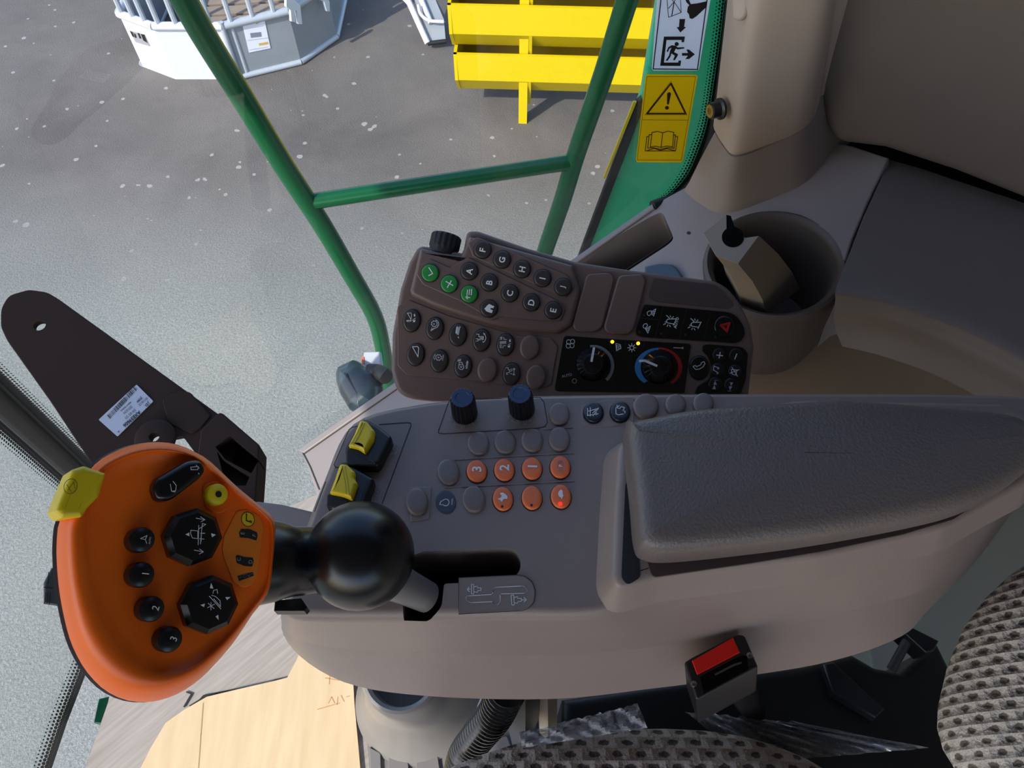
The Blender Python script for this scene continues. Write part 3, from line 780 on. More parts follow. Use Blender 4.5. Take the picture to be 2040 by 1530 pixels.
# --- stickers on the glass
G1 = GC.off(.0045)
def glass_slab(name, pts, m, parent=None, a=.0045, b=.0052):
    p = fillet(pts, 6, 4); P = [GC.off(b).at(*q) for q in p]; Q = [GC.off(a).at(*q) for q in p]
    return rings(name, [P, Q], m, parent, wn=False)
s1 = glass_slab('warning_sticker', ZS([(28, 685), (512, 690), (372, 1502), (-62, 1500)]), yellow_v)
tag(s1, 'yellow warning sticker with exclamation triangle and open book on the side window', 'sticker')
G2 = GC.off(.0056)
def book():
    st = [[(88, 1225), (140, 1215), (186, 1228), (235, 1213), (288, 1222), (278, 1358), (225, 1350), (172, 1362), (120, 1352), (72, 1358), 'c'], [(186, 1228), (172, 1362)],
          [(80, 1245), (62, 1245), (48, 1368), (100, 1366), (168, 1380), (225, 1366), (292, 1370), (304, 1248), (287, 1248)],
          [(60, 1262), (40, 1262), (25, 1395), (305, 1395), (325, 1262), (305, 1262)], [(45, 1390), (110, 1372), (165, 1390), (225, 1374), (300, 1392)]]
    return [ZS(s) for s in st]
decal('book_symbol', G2, brown_p, s1, strokes=book(), w=1.6)
decal('warning_triangle', G2, brown_p, s1, strokes=[[3.2] + ZS([(262, 772), (398, 1050), (42, 1050), 'c']), [.7] + ZS([(262, 750), (412, 1062), (24, 1062), 'c'])],
      fills=[ZS([(228, 862), (242, 853), (258, 855), (264, 868), (243, 965), (226, 965)]), ell(*ZS(226, 996), 4, 3.6)])
decal('border_line', G2, brown_p, s1, strokes=[ZS([(42, 707), (492, 707), (358, 1480), (-50, 1480), 'c']), ZS([(0, 1108), (418, 1110)])], w=.8)
s2 = glass_slab('exit_sticker', ZS([(165, -420), (700, -440), (520, 652), (84, 652)]), white_v)
tag(s2, 'white emergency exit sticker with running figure and hammer above the yellow one', 'sticker')
decal('border_line', G2, black_p, s2, strokes=[[2.2] + ZS([(215, -400), (655, -420), (508, 642), (98, 638), 'c'])])
man = [[(326, 405), (316, 425)], ]
decal('exit_symbol', G2, black_p, s2, fills=[
    ZS([(198, 338), (392, 338), (384, 390), (360, 390), (362, 370), (222, 370), (198, 578), (330, 578), (333, 560), (357, 560), (350, 610), (163, 608)]),
    ell(*ZS(316, 407), 4.2, 4.0),
    ZS([(270, 418), (305, 422), (325, 438), (385, 436), (388, 448), (325, 458), (308, 450), (292, 482), (328, 500), (325, 515), (300, 556), (282, 555), (298, 515), (268, 494), (258, 525), (230, 563), (214, 560), (245, 512), (255, 470), (268, 440), (248, 450), (236, 480), (222, 476), (238, 436)]),
    ZS([(365, 490), (422, 490), (405, 458), (430, 458), (484, 502), (430, 546), (395, 546), (420, 515), (365, 515)])])
decal('hammer_symbol', G2, black_p, s2, fills=[
    ZS([(342, 176), (395, 176), (385, 248), (402, 252), (350, 300), (315, 252), (337, 250)]),
    ZS([(390, -20), (430, 0), (446, 38), (500, 32), (595, 12), (585, 70), (500, 150), (460, 176), (435, 168), (430, 135), (412, 110), (418, 65), (432, 48), (405, 20)])],
    strokes=[ZS([(225, -30), (240, 160), (358, 115), (350, -40)]), ZS([(240, 78), (292, 16), (355, 110)]), [2.0] + ZS([(292, 16), (270, 150)]), ZS([(292, 16), (330, -40)]), ZS([(292, 16), (236, -30)])], w=1.3)
# ================================================================ armrest console
CP = Plane((0, .2, .80), (0, 0, 1))
con = thing('armrest_console', 'grey armrest console with orange buttons and a padded rest in the middle of the cab', 'console', (.1, .2, .60))
tp = [(700, 838), (640, 955), (592, 1085), (566, 1180), (574, 1224), (640, 1232), (800, 1232), (1000, 1229), (1190, 1226), (1290, 1185), (1500, 1132), (1750, 1085), (1900, 1045), (1985, 985), (2060, 900), (2150, 800), (2000, 781), (1600, 777), (1200, 779), (1000, 784), (830, 799)]
sp_ = {3: (567, 1212), 4: (577, 1264), 5: (650, 1290), 6: (800, 1301), 7: (1030, 1309), 8: (1240, 1298), 9: (1400, 1276), 10: (1600, 1240), 11: (1750, 1203), 12: (1848, 1170), 13: (1952, 1072), 14: (2040, 940)}
bp_ = {3: (573, 1236), 4: (590, 1300), 5: (690, 1364), 6: (850, 1391), 7: (1100, 1397), 8: (1300, 1376), 9: (1480, 1352), 10: (1650, 1322), 11: (1785, 1274), 12: (1843, 1218), 13: (1941, 1116), 14: (2030, 975)}
def level(d, z):
    out = []
    for i, p in enumerate(tp):
        if i in d: q = zp(*d[i], z)
        else: q = zp(*p, .80)
        out.append((q.x, q.y))
    out = [tuple(v) for v in [tuple(s) for s in spline([Vector((*o, 0)) for o in out], 5, True)]]
    return [(v[0], v[1]) for v in out]
LT, LS, LB = level({}, .80), level(sp_, .705), level(bp_, .62)
def ccw(p): return p if area2(p) > 0 else p[::-1]
LT, LS, LB = ccw(LT), ccw(LS), ccw(LB)
def lift(p, z): return [Vector((a, b, z)) for a, b in p]
lerp2 = lambda A, B, t: [(a[0] + (b[0] - a[0]) * t, a[1] + (b[1] - a[1]) * t) for a, b in zip(A, B)]
lps = [lift(inset(LT, .007), .80), lift(inset(LT, .0045), .7990), lift(inset(LT, .002), .797), lift(inset(LT, .0004), .7935), lift(lerp2(LT, LS, .08), .789), lift(lerp2(LT, LS, .5), .752), lift(LS, .708), lift(inset(LS, .0012), .7062)]
body = rings('body', lps, taupe, con)
lps = [lift(inset(LS, .0035), .7062), lift(inset(LS, .0012), .7055), lift(lerp2(LS, LB, .5), .662), lift(LB, .63), lift(inset(LB, .004), .622), lift(inset(LB, .012), .62)]
lower = rings('lower_shell', lps, taupe, con)
slotc = slab('cutter', [(795, 1092), (838, 1077, 8), (1018, 1070, 16), (1037, 1086, 14), (1038, 1118, 14), (1012, 1138, 16), (880, 1143, 6), (875, 1192, 12), (850, 1213, 10), (795, 1213)], CP.off(.02), .075, taupe, wn=False)
cut(body, [slotc])
slab('slot_floor', [(780, 1060), (1050, 1060), (1050, 1230), (780, 1230)], CP.off(-.045), .004, cork, con)
# raised block that carries the pad
rz = [(1230, 884), (1250, 868), (1300, 850), (1400, 820), (1600, 792), (2000, 800), (2110, 850), (2060, 960), (1985, 998), (1890, 1052), (1640, 1110), (1310, 1152), (1262, 1168), (1230, 1174), (1216, 1150), (1222, 1000)]
slab('pad_base', [(*p, 14) for p in rz], CP.off(.024), .026, taupe, con, r=.006, flare=.008)
slab('pad_base_groove', [(1246, 960, 8), (1262, 960, 8), (1276, 1150, 8), (1250, 1166, 10), (1238, 1150, 6)], CP.off(.0244), .0006, groove_m, con)
slab('pad_gap', [(1290, 1120), (1500, 1095), (1700, 1062), (1900, 1018), (1960, 985), (1975, 985), (1900, 1034), (1800, 1064), (1640, 1098), (1500, 1121), (1300, 1150, 10)], CP.off(.0262), .002, mat('dark brown recess', '#4a3c39', .6), con)
# padded rest
pad2 = [(1247, 850, .855), (1262, 834, .86), (1300, 823, .862), (1400, 806, .862), (1600, 793, .862), (1700, 790, .862), (1880, 803, .862), (2000, 815, .862), (2055, 838, .86), (2085, 885, .85), (2050, 930, .84), (1985, 985, .836), (1900, 1029, .834), (1800, 1056, .834), (1640, 1086, .834), (1500, 1106, .834), (1335, 1123, .834), (1280, 1118, .834), (1262, 1092, .836), (1254, 1000, .838)]
P = [zp(*q) for q in pad2]; P = ccw([(v.x, v.y) for v in spline([Vector((q.x, q.y, 0)) for q in P], 6, True)])
lps = []
for d, h in [(.011 * (1 - math.sin(math.pi / 2 * k / 6)), .8635 - .011 * (1 - math.cos(math.pi / 2 * k / 6))) for k in range(7)] + [(.0, .836), (.0015, .833), (.006, .8315)]:
    lps.append(lift(inset(P, d), h))
base = lps[0]; pc = sum(base, Vector()) / len(base)
for s_, hh in ((.97, .86375), (.90, .8644), (.75, .8654), (.45, .8664), (.12, .867)):
    lps.insert(0, [Vector((pc.x + (q.x - pc.x) * s_, pc.y + (q.y - pc.y) * s_, hh)) for q in base])
rings('armrest_pad', lps, pad_m, con, wn=False, ang=50)

def dome(name, pl, pts, hgt, m, parent, r=None, flat=.55):
    """low button: pts = outline in the photo at its base"""
    P = [pl.px2(*p) for p in pts]; P = ccw(P)
    c = (sum(p[0] for p in P) / len(P), sum(p[1] for p in P) / len(P)); L_ = []
    pr = [(0.10, 1.0), (.55, .985), (.80, .94), (.92, .84), (.985, .62), (1.0, .35), (1.0, 0)]
    for s, k in pr: L_.append([pl.to3(c[0] + (p[0] - c[0]) * s, c[1] + (p[1] - c[1]) * s, hgt * k) for p in P])
    return rings(name, L_, m, parent, wn=False, ang=60)
def gap(pl, pts, parent, m=groove_m, h=.0004): return decal('button_gap', pl, m, parent, fills=[pts], h=h)

# blank and marked buttons on the console
blank = [(1065, 213, 66, 70), (552, 400, 70, 73), (722, 391, 70, 74), (893, 381, 70, 73), (1065, 372, 69, 75), (362, 581, 71, 81), (523, 753, 74, 84)]
for x, y, a, b in blank:
    e = ell(*Z5(x, y), a / 3.188, b / 3.188, -8); dome('blank_button', CP, e, .0035, taupe_fine, con)
sqb = slab('button_frame', Z5([(112, 668, 8), (255, 668, 10), (240, 872, 10), (120, 890, 8)]), CP.off(.0009), .0012, taupe, con, r=.0006)
dome('blank_button', CP.off(.0009), ell(*Z5(162, 768), 72 / 3.188, 86 / 3.188, -8), .0035, taupe_fine, con)
for x, y, q in ((1286, 812, 26), (1345, 808, 21), (1400, 806, 21)): dome('blank_button', CP, ell(x, y, q, q * .95), .004, taupe_fine, con)
slate_k = mat('slate key', '#3d4552', .45)
eb_ = dome('engine_speed_button', CP, ell(*Z5(345, 768), 65 / 3.188, 75 / 3.188, -12), .0007, slate_k, con); eb_['label'] = 'flat slate round button with engine symbol'
decal('engine_symbol', CP.off(.0007), white_p, eb_, strokes=[[1.7] + ZO([(100, 672), (118, 628), (140, 622), (158, 605), (190, 600), (215, 618), (222, 645), (212, 672), (190, 686), (160, 684), (146, 672), (128, 672), 'c'])], texts=[('n/min', *ZO(256, 634), 4, 84)])
ob = [(541, 575, '3'), (716, 566, '2'), (892, 558, '1'), (1071, 549, 'P'), (707, 750, 'hare'), (891, 743, 'dots'), (1075, 735, 'tortoise')]
for x, y, k in ob:
    cx, cy = Z5(x, y); rx, ry = 64 / 3.188, (70 if y < 600 else 75) / 3.188
    gap(CP, ell(cx, cy, rx + 1.6, ry + 1.6, -8), con)
    b_ = dome('orange_button', CP, ell(cx, cy, rx, ry, -8), .0028, obtn_m, con); b_['label'] = 'orange round button'
    T = CP.off(.0029)
    if k in '123':
        decal('numeral', T, white_p, b_, texts=[(k, cx + (0 if k != '1' else 1), cy - 6, 19, 88, True)])
    elif k == 'P':
        c2 = ZO(1638, 176); decal('parking_symbol', T, white_p, b_, strokes=[ell(*c2, 6.8, 7.2) + ['c'], ell(*c2, 9.6, 9.8, 0, 12, 50, 130), ell(*c2, 9.6, 9.8, 0, 12, 230, 310)], texts=[('P', *c2, 7, 90, True)], w=1.2)
    elif k == 'hare':
        decal('hare_symbol', T, white_p, b_, fills=[ZO([(870, 520), (905, 518), (940, 540), (962, 568), (958, 600), (930, 596), (905, 610), (895, 632), (880, 632), (870, 612), (850, 606), (840, 592), (858, 590), (878, 580), (890, 560), (872, 540)])])
        decal('lamp_dot', T, black_p, b_, fills=[ell(*ZO(895, 694), 2.6)])
    elif k == 'dots':
        decal('frame_marks', T, mat('pale orange print', '#f0a070', .6), b_, strokes=[ZO([(1205, 570), (1225, 560), (1245, 575)]), ZO([(1215, 585), (1240, 580)]), ZO([(1310, 555), (1335, 565), (1315, 580)])], w=.9)
        decal('lamp_dot', T, black_p, b_, fills=[ell(*ZO(1268, 678), 2.6)])
    else:
        decal('tortoise_symbol', T, white_p, b_, fills=[ZO([(1640, 478), (1662, 490), (1668, 545), (1678, 560), (1664, 568), (1652, 605), (1640, 580), (1618, 568), (1604, 540), (1612, 505)])])
        decal('lamp_dot', T, redled_m, b_, fills=[ell(*ZO(1634, 659), 3.2)])
dk = mat('slate black button', '#1b2230', .3)
slab('button_frame', Z5([(1205, 150, 10), (1350, 120), (1540, 110), (1540, 270), (1350, 290), (1210, 280, 14)]), CP.off(.0006), .0008, taupe, con, r=.0005)
for i, (x, y) in enumerate(((1282, 201), (1451, 196))):
    cx, cy = Z5(x, y); gap(CP.off(.0006), ell(cx, cy, 21, 21.5), con)
    b_ = dome('dark_button', CP.off(.0006), ell(cx, cy, 19.6, 20), .003, dk, con); b_['label'] = 'dark slate round button with white symbol'; T = CP.off(.0037)
    if i == 0: decal('rotor_symbol', T, white_p, b_, strokes=[Z5([(1245, 170), (1245, 218)]), Z5([(1245, 190), (1310, 172)]), Z5([(1250, 215), (1312, 205)]), Z5([(1262, 165), (1262, 220)]), Z5([(1278, 200), (1300, 178), (1300, 212)]), Z5([(1280, 218), (1315, 168)])], w=1.5)
    else: decal('combine_symbol', T, white_p, b_, strokes=[Z5([(1425, 165), (1425, 205), (1440, 212), (1478, 205), (1484, 190), (1470, 184), (1480, 165), (1455, 160), (1450, 172), (1425, 165)]), Z5([(1432, 150), (1432, 165), (1446, 152)]), Z5([(1470, 210), (1482, 200)])], w=1.5)
# moulded lines between the button rows
decal('moulded_line', CP, groove_m, body, strokes=[Z5([(300, 308), (358, 140), (372, 118), (700, 108)]), Z5([(900, 100), (945, 102), (968, 130), (990, 260), (975, 285), (930, 296), (330, 332), (296, 325), (300, 300)])], w=1.4, h=.0003)
for pts in ([(400, 495), (700, 478), (1160, 452)], [(340, 672), (700, 655), (1165, 630)], [(970, 302), (1155, 290)], [(1345, 985), (1348, 860)]):
    if pts[0][0] < 1300: slab('row_ridge', Z5([(pts[0][0], pts[0][1] - 3)] + [(x, y - 3) for x, y in pts[1:]] + [(x, y + 3) for x, y in pts[::-1]]), CP.off(.0007), .001, taupe, con)
# gear lever diagram plate
DPn = slab('lever_diagram', Z5([(426, 1244, 3), (820, 1226, 20), (905, 1272, 60), (915, 1400, 60), (838, 1455, 30), (430, 1478, 3)]), CP.off(.0006), .001, taupe, con, r=.0004)
decal('plate_outline', CP.off(.0006), groove_m, DPn, strokes=[Z5([(428, 1478), (426, 1246), (800, 1228), (850, 1238), (892, 1270), (915, 1330), (905, 1400), (870, 1440), (830, 1456), (428, 1478)])], w=1.2)
decal('gate_symbol', CP.off(.0006), white_p, DPn, strokes=[
    fillet(Z5([(475, 1362, 16), (640, 1352, 2), (646, 1330, 6), (648, 1308, 20), (840, 1298, 16), (862, 1320, 14), (856, 1344, 14), (690, 1350, 4), (690, 1400, 12), (668, 1424, 14), (645, 1405, 12), (645, 1398, 2), (500, 1405, 14), (472, 1390, 14)]), 0, 4) + ['c'],
    Z5([(478, 1322), (500, 1318)]), Z5([(492, 1306), (478, 1322), (496, 1334)]), Z5([(508, 1288), (508, 1350), (522, 1350), (522, 1288), 'c']), Z5([(522, 1305), (545, 1298), (548, 1312), (568, 1310), (568, 1328), (548, 1328), (545, 1340), (522, 1335)]),
    Z5([(760, 1358), (764, 1420), (780, 1420), (776, 1356), 'c']), Z5([(778, 1372), (800, 1366), (802, 1378), (825, 1378), (825, 1396), (802, 1398), (800, 1408), (780, 1406)]), Z5([(825, 1388), (856, 1386)]), Z5([(840, 1372), (858, 1386), (842, 1400)])], w=1.4)
# two ribbed dials
for (bx, by, tx, ty, nm) in ((926, 824, 921, 793, 0), (1040, 816, 1036, 785, 1)):
    base = zp(bx, by, .80); top = zp(tx, ty, .8235); ax = (top - base); L0 = ax.length; R0 = .0098
    d_ = lathe('dial_knob', [(R0 * 1.02, 0), (R0 * 1.02, .004), (R0, .005), (R0 * .97, L0 - .003), (R0 * .90, L0 - .0005), (R0 * .80, L0), (R0 * .55, L0), (R0 * .52, L0 - .0008), (.0005, L0 - .0008)], base, ax, blacks_m, con, n=72, rib=(.0007, (1, 2, 3, 4, 5), 2)); d_['label'] = 'black ribbed dial knob with blue top'
    lathe('blue_cap', [(R0 * .82, 0), (R0 * .80, .0006), (R0 * .55, .0006), (R0 * .52, .0002), (.0004, .0003)], base + ax.normalized() * (L0 + .00005), ax, navy_m, d_, n=40)
    ox = (0 if nm == 0 else 369); oy = (0 if nm == 0 else -20)
    q = lambda pts: [p if p == 'c' else Z5(p[0] + ox, p[1] + oy) for p in pts]
    decal('dial_marks', CP, grey_p, d_, strokes=[q([(362, 243), (382, 243)]), q([(372, 234), (372, 252)]), q([(545, 232), (548, 248)]), q([(392, 268), (430, 282)]), q([(405, 262), (392, 268), (402, 278)]), q([(490, 276), (520, 264)]), q([(508, 262), (520, 264), (514, 276)])] +
          ([q([(435, 268), (452, 268), (442, 292), 'c']), q([(460, 262), (462, 298)]), q([(440, 298), (470, 280)])] if nm == 0 else [q([(425, 285), (445, 262)]), q([(445, 285), (425, 264)]), q([(435, 258), (435, 292)]), q([(410, 275), (410, 290)]), q([(472, 260), (472, 295), (486, 294), (486, 259), 'c'])]), w=.9, h=.0004)
# yellow rocker switches
for i in (0, 1):
    if i == 0:
        hs = [(570, 600), (580, 560), (728, 328), (770, 332), (880, 400), (992, 488), (985, 525), (880, 735), (850, 755), (585, 752)]; ys = [(700, 350), (722, 338), (768, 348), (838, 435), (825, 510), (748, 632), (690, 590), (598, 568), (650, 470)]
        fr = [(585, 610), (640, 585), (760, 650), (850, 735), (845, 752), (585, 750)]
    else:
        hs = [(402, 1120), (430, 990), (530, 712), (585, 712), (690, 780), (830, 862), (825, 900), (762, 1060), (740, 1120), (500, 1150)]; ys = [(520, 740), (540, 728), (590, 735), (660, 800), (655, 860), (682, 905), (632, 1045), (560, 1018), (430, 990), (480, 860)]
        fr = [(412, 1010), (460, 1000), (560, 1040), (600, 1070), (580, 1120), (405, 1120)]
    R = slab('rocker_switch', [(*q, 5) for q in Z4(hs)], CP.off(.011), .012, black_m, con, r=.003); R['label'] = 'black rocker switch with yellow paddle'
    pd = slab('paddle', [(*q, 3) for q in Z4(ys)], CP.off(.0165), .008, yellow_m, R, r=.003)
    slab('paddle_front', [(*q, 3) for q in Z4(fr)], CP.off(.0122), .003, rubber_m, R, r=.001)
    a, b = (ys[0], ys[7]); dx = 26
    for k in (18, 44):
        decal('paddle_groove', CP.off(.0165), mat('dark yellow groove', '#8f7a08', .5), pd, strokes=[spline([Vector((*Z4(ys[0][0] + k + 8, ys[0][1] + 14 + k * .1), 0)), Vector((*Z4((ys[0][0] + ys[7][0]) / 2 + k + 14, (ys[0][1] + ys[7][1]) / 2 + k * .25), 0)), Vector((*Z4(ys[7][0] + k + 8, ys[7][1] - 12 + k * .35), 0))], 4)], w=1.1, h=.0003)
decal('panel_outline', CP, groove_m, body, strokes=[Z4([(680, 400), (640, 410), (610, 430), (475, 745), (490, 770), (560, 770)]), Z4([(880, 385), (1130, 368), (1160, 372), (1165, 392), (905, 1095)]), Z4([(300, 1165), (400, 900)])], w=1.6, h=.0003)
decal('panel_symbols', CP, grey_p, body, strokes=[Z4([(960, 655), (985, 600), (1010, 595), (1020, 565), (1040, 570), (1058, 580), (1040, 595), (1045, 615), (1020, 655), (1005, 635), (985, 655), 'c']), Z4([(1005, 600), (1025, 635)]), Z4([(835, 925), (845, 985), (868, 985), (855, 1030), (835, 1000)]), Z4([(795, 1020), (830, 1045)]), Z4([(825, 1015), (800, 1050)]), Z4([(812, 1012), (815, 1052)])], w=1.1, h=.0003)
# support under the console
tube('support_post', [zp(1046, 1400, .60) + Vector((0, .05, .06)), zp(1046, 1420, .40), zp(1050, 1490, .02)], .022, mat('slate bracket', '#2c3644', .45), con, sub=False, n=4)
tube('support_post', [zp(1086, 1395, .60) + Vector((0, .05, .06)), zp(1092, 1460, .35)], .010, mat('pale bracket', '#cfc8bd', .6), con, sub=False, n=4)

# ================================================================ control panel with letter keys
KP = Plane(dp(1140, 640, .70), (0, -.5, .866))
ctl = thing('control_panel', 'brown control panel with lettered keys and climate dials beyond the armrest console', 'control panel', KP.off(-.03).at(1140, 700))
kb = [(834, 487, 14), (922, 503, 4), (930, 460, 8), (950, 458, 8), (1051, 493), (1150, 521), (1257, 537), (1427, 559, 12), (1453, 574, 14), (1479, 608, 14), (1497, 647), (1504, 690), (1493, 790, 8), (1400, 800), (860, 799), (810, 794, 20), (789, 778, 14), (779, 738), (781, 665), (797, 576), (815, 521)]
slab('panel_body', kb, KP, .026, keypad_m, ctl, r=.0045, rb=.006)
slab('mounting_arm', [(1000, 680), (1300, 680), (1300, 860), (1000, 860)], KP.off(-.026), .03, bracket_m, ctl)
slab('upper_step', Z1([(252, 566, 10), (330, 240, 20), (640, 300, 12), (706, 150, 20), (1150, 275), (1500, 372, 20), (1560, 560), (1490, 840, 30), (1390, 896, 20), (1100, 874), (900, 835, 20), (700, 775), (420, 680), (265, 605, 10)]), KP.off(.0048), .005, keypad_m, ctl, r=.0046)
U = KP.off(.0048)
p1 = slab('key_field', Z1([(320, 375, 12), (410, 328, 12), (560, 395, 8), (640, 345, 8), (705, 318, 12), (1380, 645, 18), (1442, 715, 14), (1405, 800, 14), (1250, 800, 10), (960, 765, 10), (865, 800, 22), (785, 735, 8), (640, 650), (355, 525, 20), (305, 445, 12)]), U.off(.0012), .0014, keypad_m, ctl, r=.0010)
p2 = slab('key_field', Z1([(695, 205, 12), (765, 160, 14), (1455, 452, 18), (1512, 540, 14), (1440, 625, 14), (735, 310, 14)]), U.off(.0012), .0014, keypad_m, ctl, r=.0010)
p3 = slab('key_field', Z1([(160, 690, 18), (245, 640, 14), (560, 765, 6), (900, 862, 6), (1100, 915), (1330, 925, 18), (1382, 1000, 14), (1332, 1290, 18), (1250, 1315, 8), (600, 1245), (230, 1215, 18), (160, 1140, 16)]), KP.off(.0010), .0012, keypad_m, ctl, r=.0008)
T1 = U.off(.0012); T3 = KP.off(.0010)
def key(pl, cx, cy, rx, ry, m, name='key', ang=0, h=.0024, parent=ctl, g=True):
    if g: gap(pl, ell(cx, cy, rx + 1.3, ry + 1.3, ang), parent, h=.0003)
    return dome(name, pl, ell(cx, cy, rx, ry, ang), h, m, parent)
LET = {'F': (809, 260), 'G': (957, 335), 'H': (1110, 407), 'I': (1265, 476), 'J': (1422, 543), 'A': (708, 423), 'B': (860, 508), 'C': (1017, 590), 'D': (1180, 660), 'E': (1347, 720)}
for ch, xy in LET.items():
    c = Z1(*xy); k = key(T1, *c, 17, 17.2, keycap_m, 'letter_key'); k['label'] = 'dark round key with letter ' + ch
    decal('letter', T1.off(.0025), white_p, k, texts=[(ch, c[0], c[1], 12.5, 78, True)])
for nm, xy in (('check', (409, 437)), ('cross', (555, 520)), ('list', (707, 597))):
    c = Z1(*xy); k = key(T1, *c, 17, 17.2, green_k, 'green_key'); k['label'] = 'green round key'; T = T1.off(.0025)
    if nm == 'check': decal('check_mark', T, white_p, k, strokes=[Z1([(400, 395), (428, 440), (398, 455)])], w=2)
    elif nm == 'cross': decal('cross_mark', T, white_p, k, strokes=[Z1([(530, 500), (582, 530)]), Z1([(570, 495), (540, 545)])], w=2)
    else: decal('list_mark', T, white_p, k, strokes=[Z1([(694, 565), (690, 600)]), Z1([(710, 562), (706, 600)]), Z1([(726, 560), (722, 602)]), Z1([(682, 620), (712, 622)]), Z1([(692, 608), (681, 620), (694, 632)])], w=1.9)
c = Z1(857, 707); k = key(T1, *c, 17, 17.2, keycap_m, 'home_key')
decal('house_mark', T1.off(.0025), white_p, k, fills=[ZK([(1108, 210), (1130, 190), (1135, 178), (1168, 152), (1200, 170), (1228, 180), (1215, 205), (1186, 200), (1182, 218), (1210, 228), (1200, 262), (1170, 256), (1128, 238), (1122, 222)])])
low = [(270, 800), (445, 858), (622, 907), (801, 948), (983, 982), (300, 1058), (480, 1107), (660, 1146), (1029, 1205)]
ks = []
for x, y in low:
    c = Z1(x, y); ks.append(key(T3, *c, 17, 22.2, keycap_m, 'function_key', 8))
for x, y in ((1167, 1003), (845, 1175), (1215, 1228)):
    dome('blank_key', T3, ell(*Z1(x, y), 19.5, 24.5, 8), .003, keypad_m, ctl)
T = T3.off(.0025)
gearpts = lambda cx, cy, r: [(cx + (r if (i // 2) % 2 else r * .78) * math.cos(i * math.pi / 16), cy + (r if (i // 2) % 2 else r * .78) * math.sin(i * math.pi / 16)) for i in range(32)]
decal('header_symbol', T, white_p, ks[0], strokes=[ZK([(190, 262), (232, 260), (240, 285), (232, 338), 'c']), ZK([(180, 355), (235, 352)]), ZK([(190, 345), (180, 355), (192, 366)]), ZK([(224, 342), (235, 352), (224, 364)]), ZK([(205, 345), (207, 370)]), ZK([(250, 348), (285, 322)])], fills=[ZK([(265, 280), (280, 268), (285, 300), (270, 305)]), ZK([(255, 355), (285, 340), (280, 368), (262, 372)])], w=1.0)
decal('gear_symbol', T, white_p, ks[1], strokes=[gearpts(*ZK(512, 390), 6.4) + ['c'], ell(*ZK(508, 392), 1.2) + ['c'], ZK(ell(512, 392, 52, 52, 0, 14, -100, 70)), ZK([(470, 475), (520, 440)]), ZK([(478, 440), (490, 450)]), ZK([(470, 460), (500, 458)])], w=1.1)
decal('slat_symbol', T, white_p, ks[2], strokes=[ZK([(798 + 0, 520), (815, 438)]), ZK([(785, 518), (802, 432)]), ZK([(775, 508), (790, 424)]), ZK([(768, 500), (780, 428)]), ZK([(795, 545), (802, 560)]), ZK([(815, 425), (822, 432)])], w=1.3)
decal('shaker_symbol', T, white_p, ks[3], strokes=[ZK([(1015, 515), (1045, 515), (1042, 545), (1060, 540), (1058, 585), (1040, 580)]), ZK([(1010, 570), (1035, 570), (1035, 595), (1010, 598)]), ZK([(1075, 540), (1075, 580)]), ZK([(1086, 540), (1086, 580)]), ZK([(1097, 540), (1097, 580)]), ZK([(1100, 510), (1122, 530), (1128, 565), (1112, 600), (1095, 612)]), ZK([(1100, 500), (1118, 515)]), ZK([(1090, 600), (1095, 615)])], w=1.1)
decal('flow_symbol', T, white_p, ks[4], strokes=[ZK([(1300, 550), (1322, 550)]), ZK([(1300, 562), (1322, 562)]), ZK([(1300, 574), (1322, 574)]), ZK([(1295, 605), (1370, 600)]), ZK([(1295, 616), (1370, 612)]), ZK([(1295, 628), (1370, 624)]), ZK([(1295, 645), (1315, 645)]), ZK([(1295, 660), (1315, 660)]), ZK([(1295, 675), (1315, 675)]), ZK([(1340, 550), (1345, 575), (1375, 580)]), ZK([(1330, 680), (1335, 655), (1365, 650)]), ZK([(1395, 640), (1425, 625)])], fills=[ZK([(1405, 585), (1422, 572), (1425, 605), (1408, 608)]), ZK([(1385, 655), (1420, 645), (1412, 675), (1395, 672)])], w=1.0)
decal('header_symbol', T, white_p, ks[5], strokes=[ZK([(250, 665), (310, 662), (325, 680), (316, 785), 'c'])], w=1.4)
decal('gear_symbol', T, white_p, ks[6], strokes=[gearpts(*ZK(562, 793), 6.2) + ['c'], ell(*ZK(562, 793), 1.2) + ['c'], ZK(ell(562, 793, 55, 50, 0, 10, 130, 210))], texts=[('n/min', *ZK(612, 795), 3.6, 82)], w=1.1)
decal('fan_speed_symbol', T, white_p, ks[7], strokes=[ell(*ZK(832, 905), 5.2) + ['c'], ell(*ZK(832, 905), 1.6) + ['c'], ZK([(805, 885), (810, 850), (842, 850), (865, 915), (850, 938)]), ZK([(792, 840), (800, 818)]), ZK([(806, 838), (814, 815)]), ZK([(820, 836), (828, 812)])], texts=[('n/min', *ZK(898, 880), 5.2, 82, True)], w=1.2)
decal('spread_symbol', T, white_p, ks[8], strokes=[ZK([(1370, 918), (1395, 915), (1395, 940), (1410, 940), (1408, 975), (1375, 978), (1375, 995), (1390, 995)]), ZK([(1420, 940), (1440, 930)]), ZK([(1420, 960), (1445, 945)]), ZK([(1420, 985), (1440, 990)]), ZK([(1465, 925), (1462, 1000)]), ZK([(1452, 935), (1465, 922), (1478, 935)]), ZK([(1450, 992), (1462, 1005), (1475, 995)])], w=1.0)
# wheel on the far edge
kn = KP.off(-.010).at(884, 496); k2 = KP.off(-.010).at(893, 458)
lathe('thumb_wheel', [(.0135, -.006), (.0135, 0), (.0145, .001), (.0145, .012), (.013, .0135), (.011, .014)], kn, k2 - kn, rubber_m, ctl, n=64, rib=(.0012, (2, 3), 2))
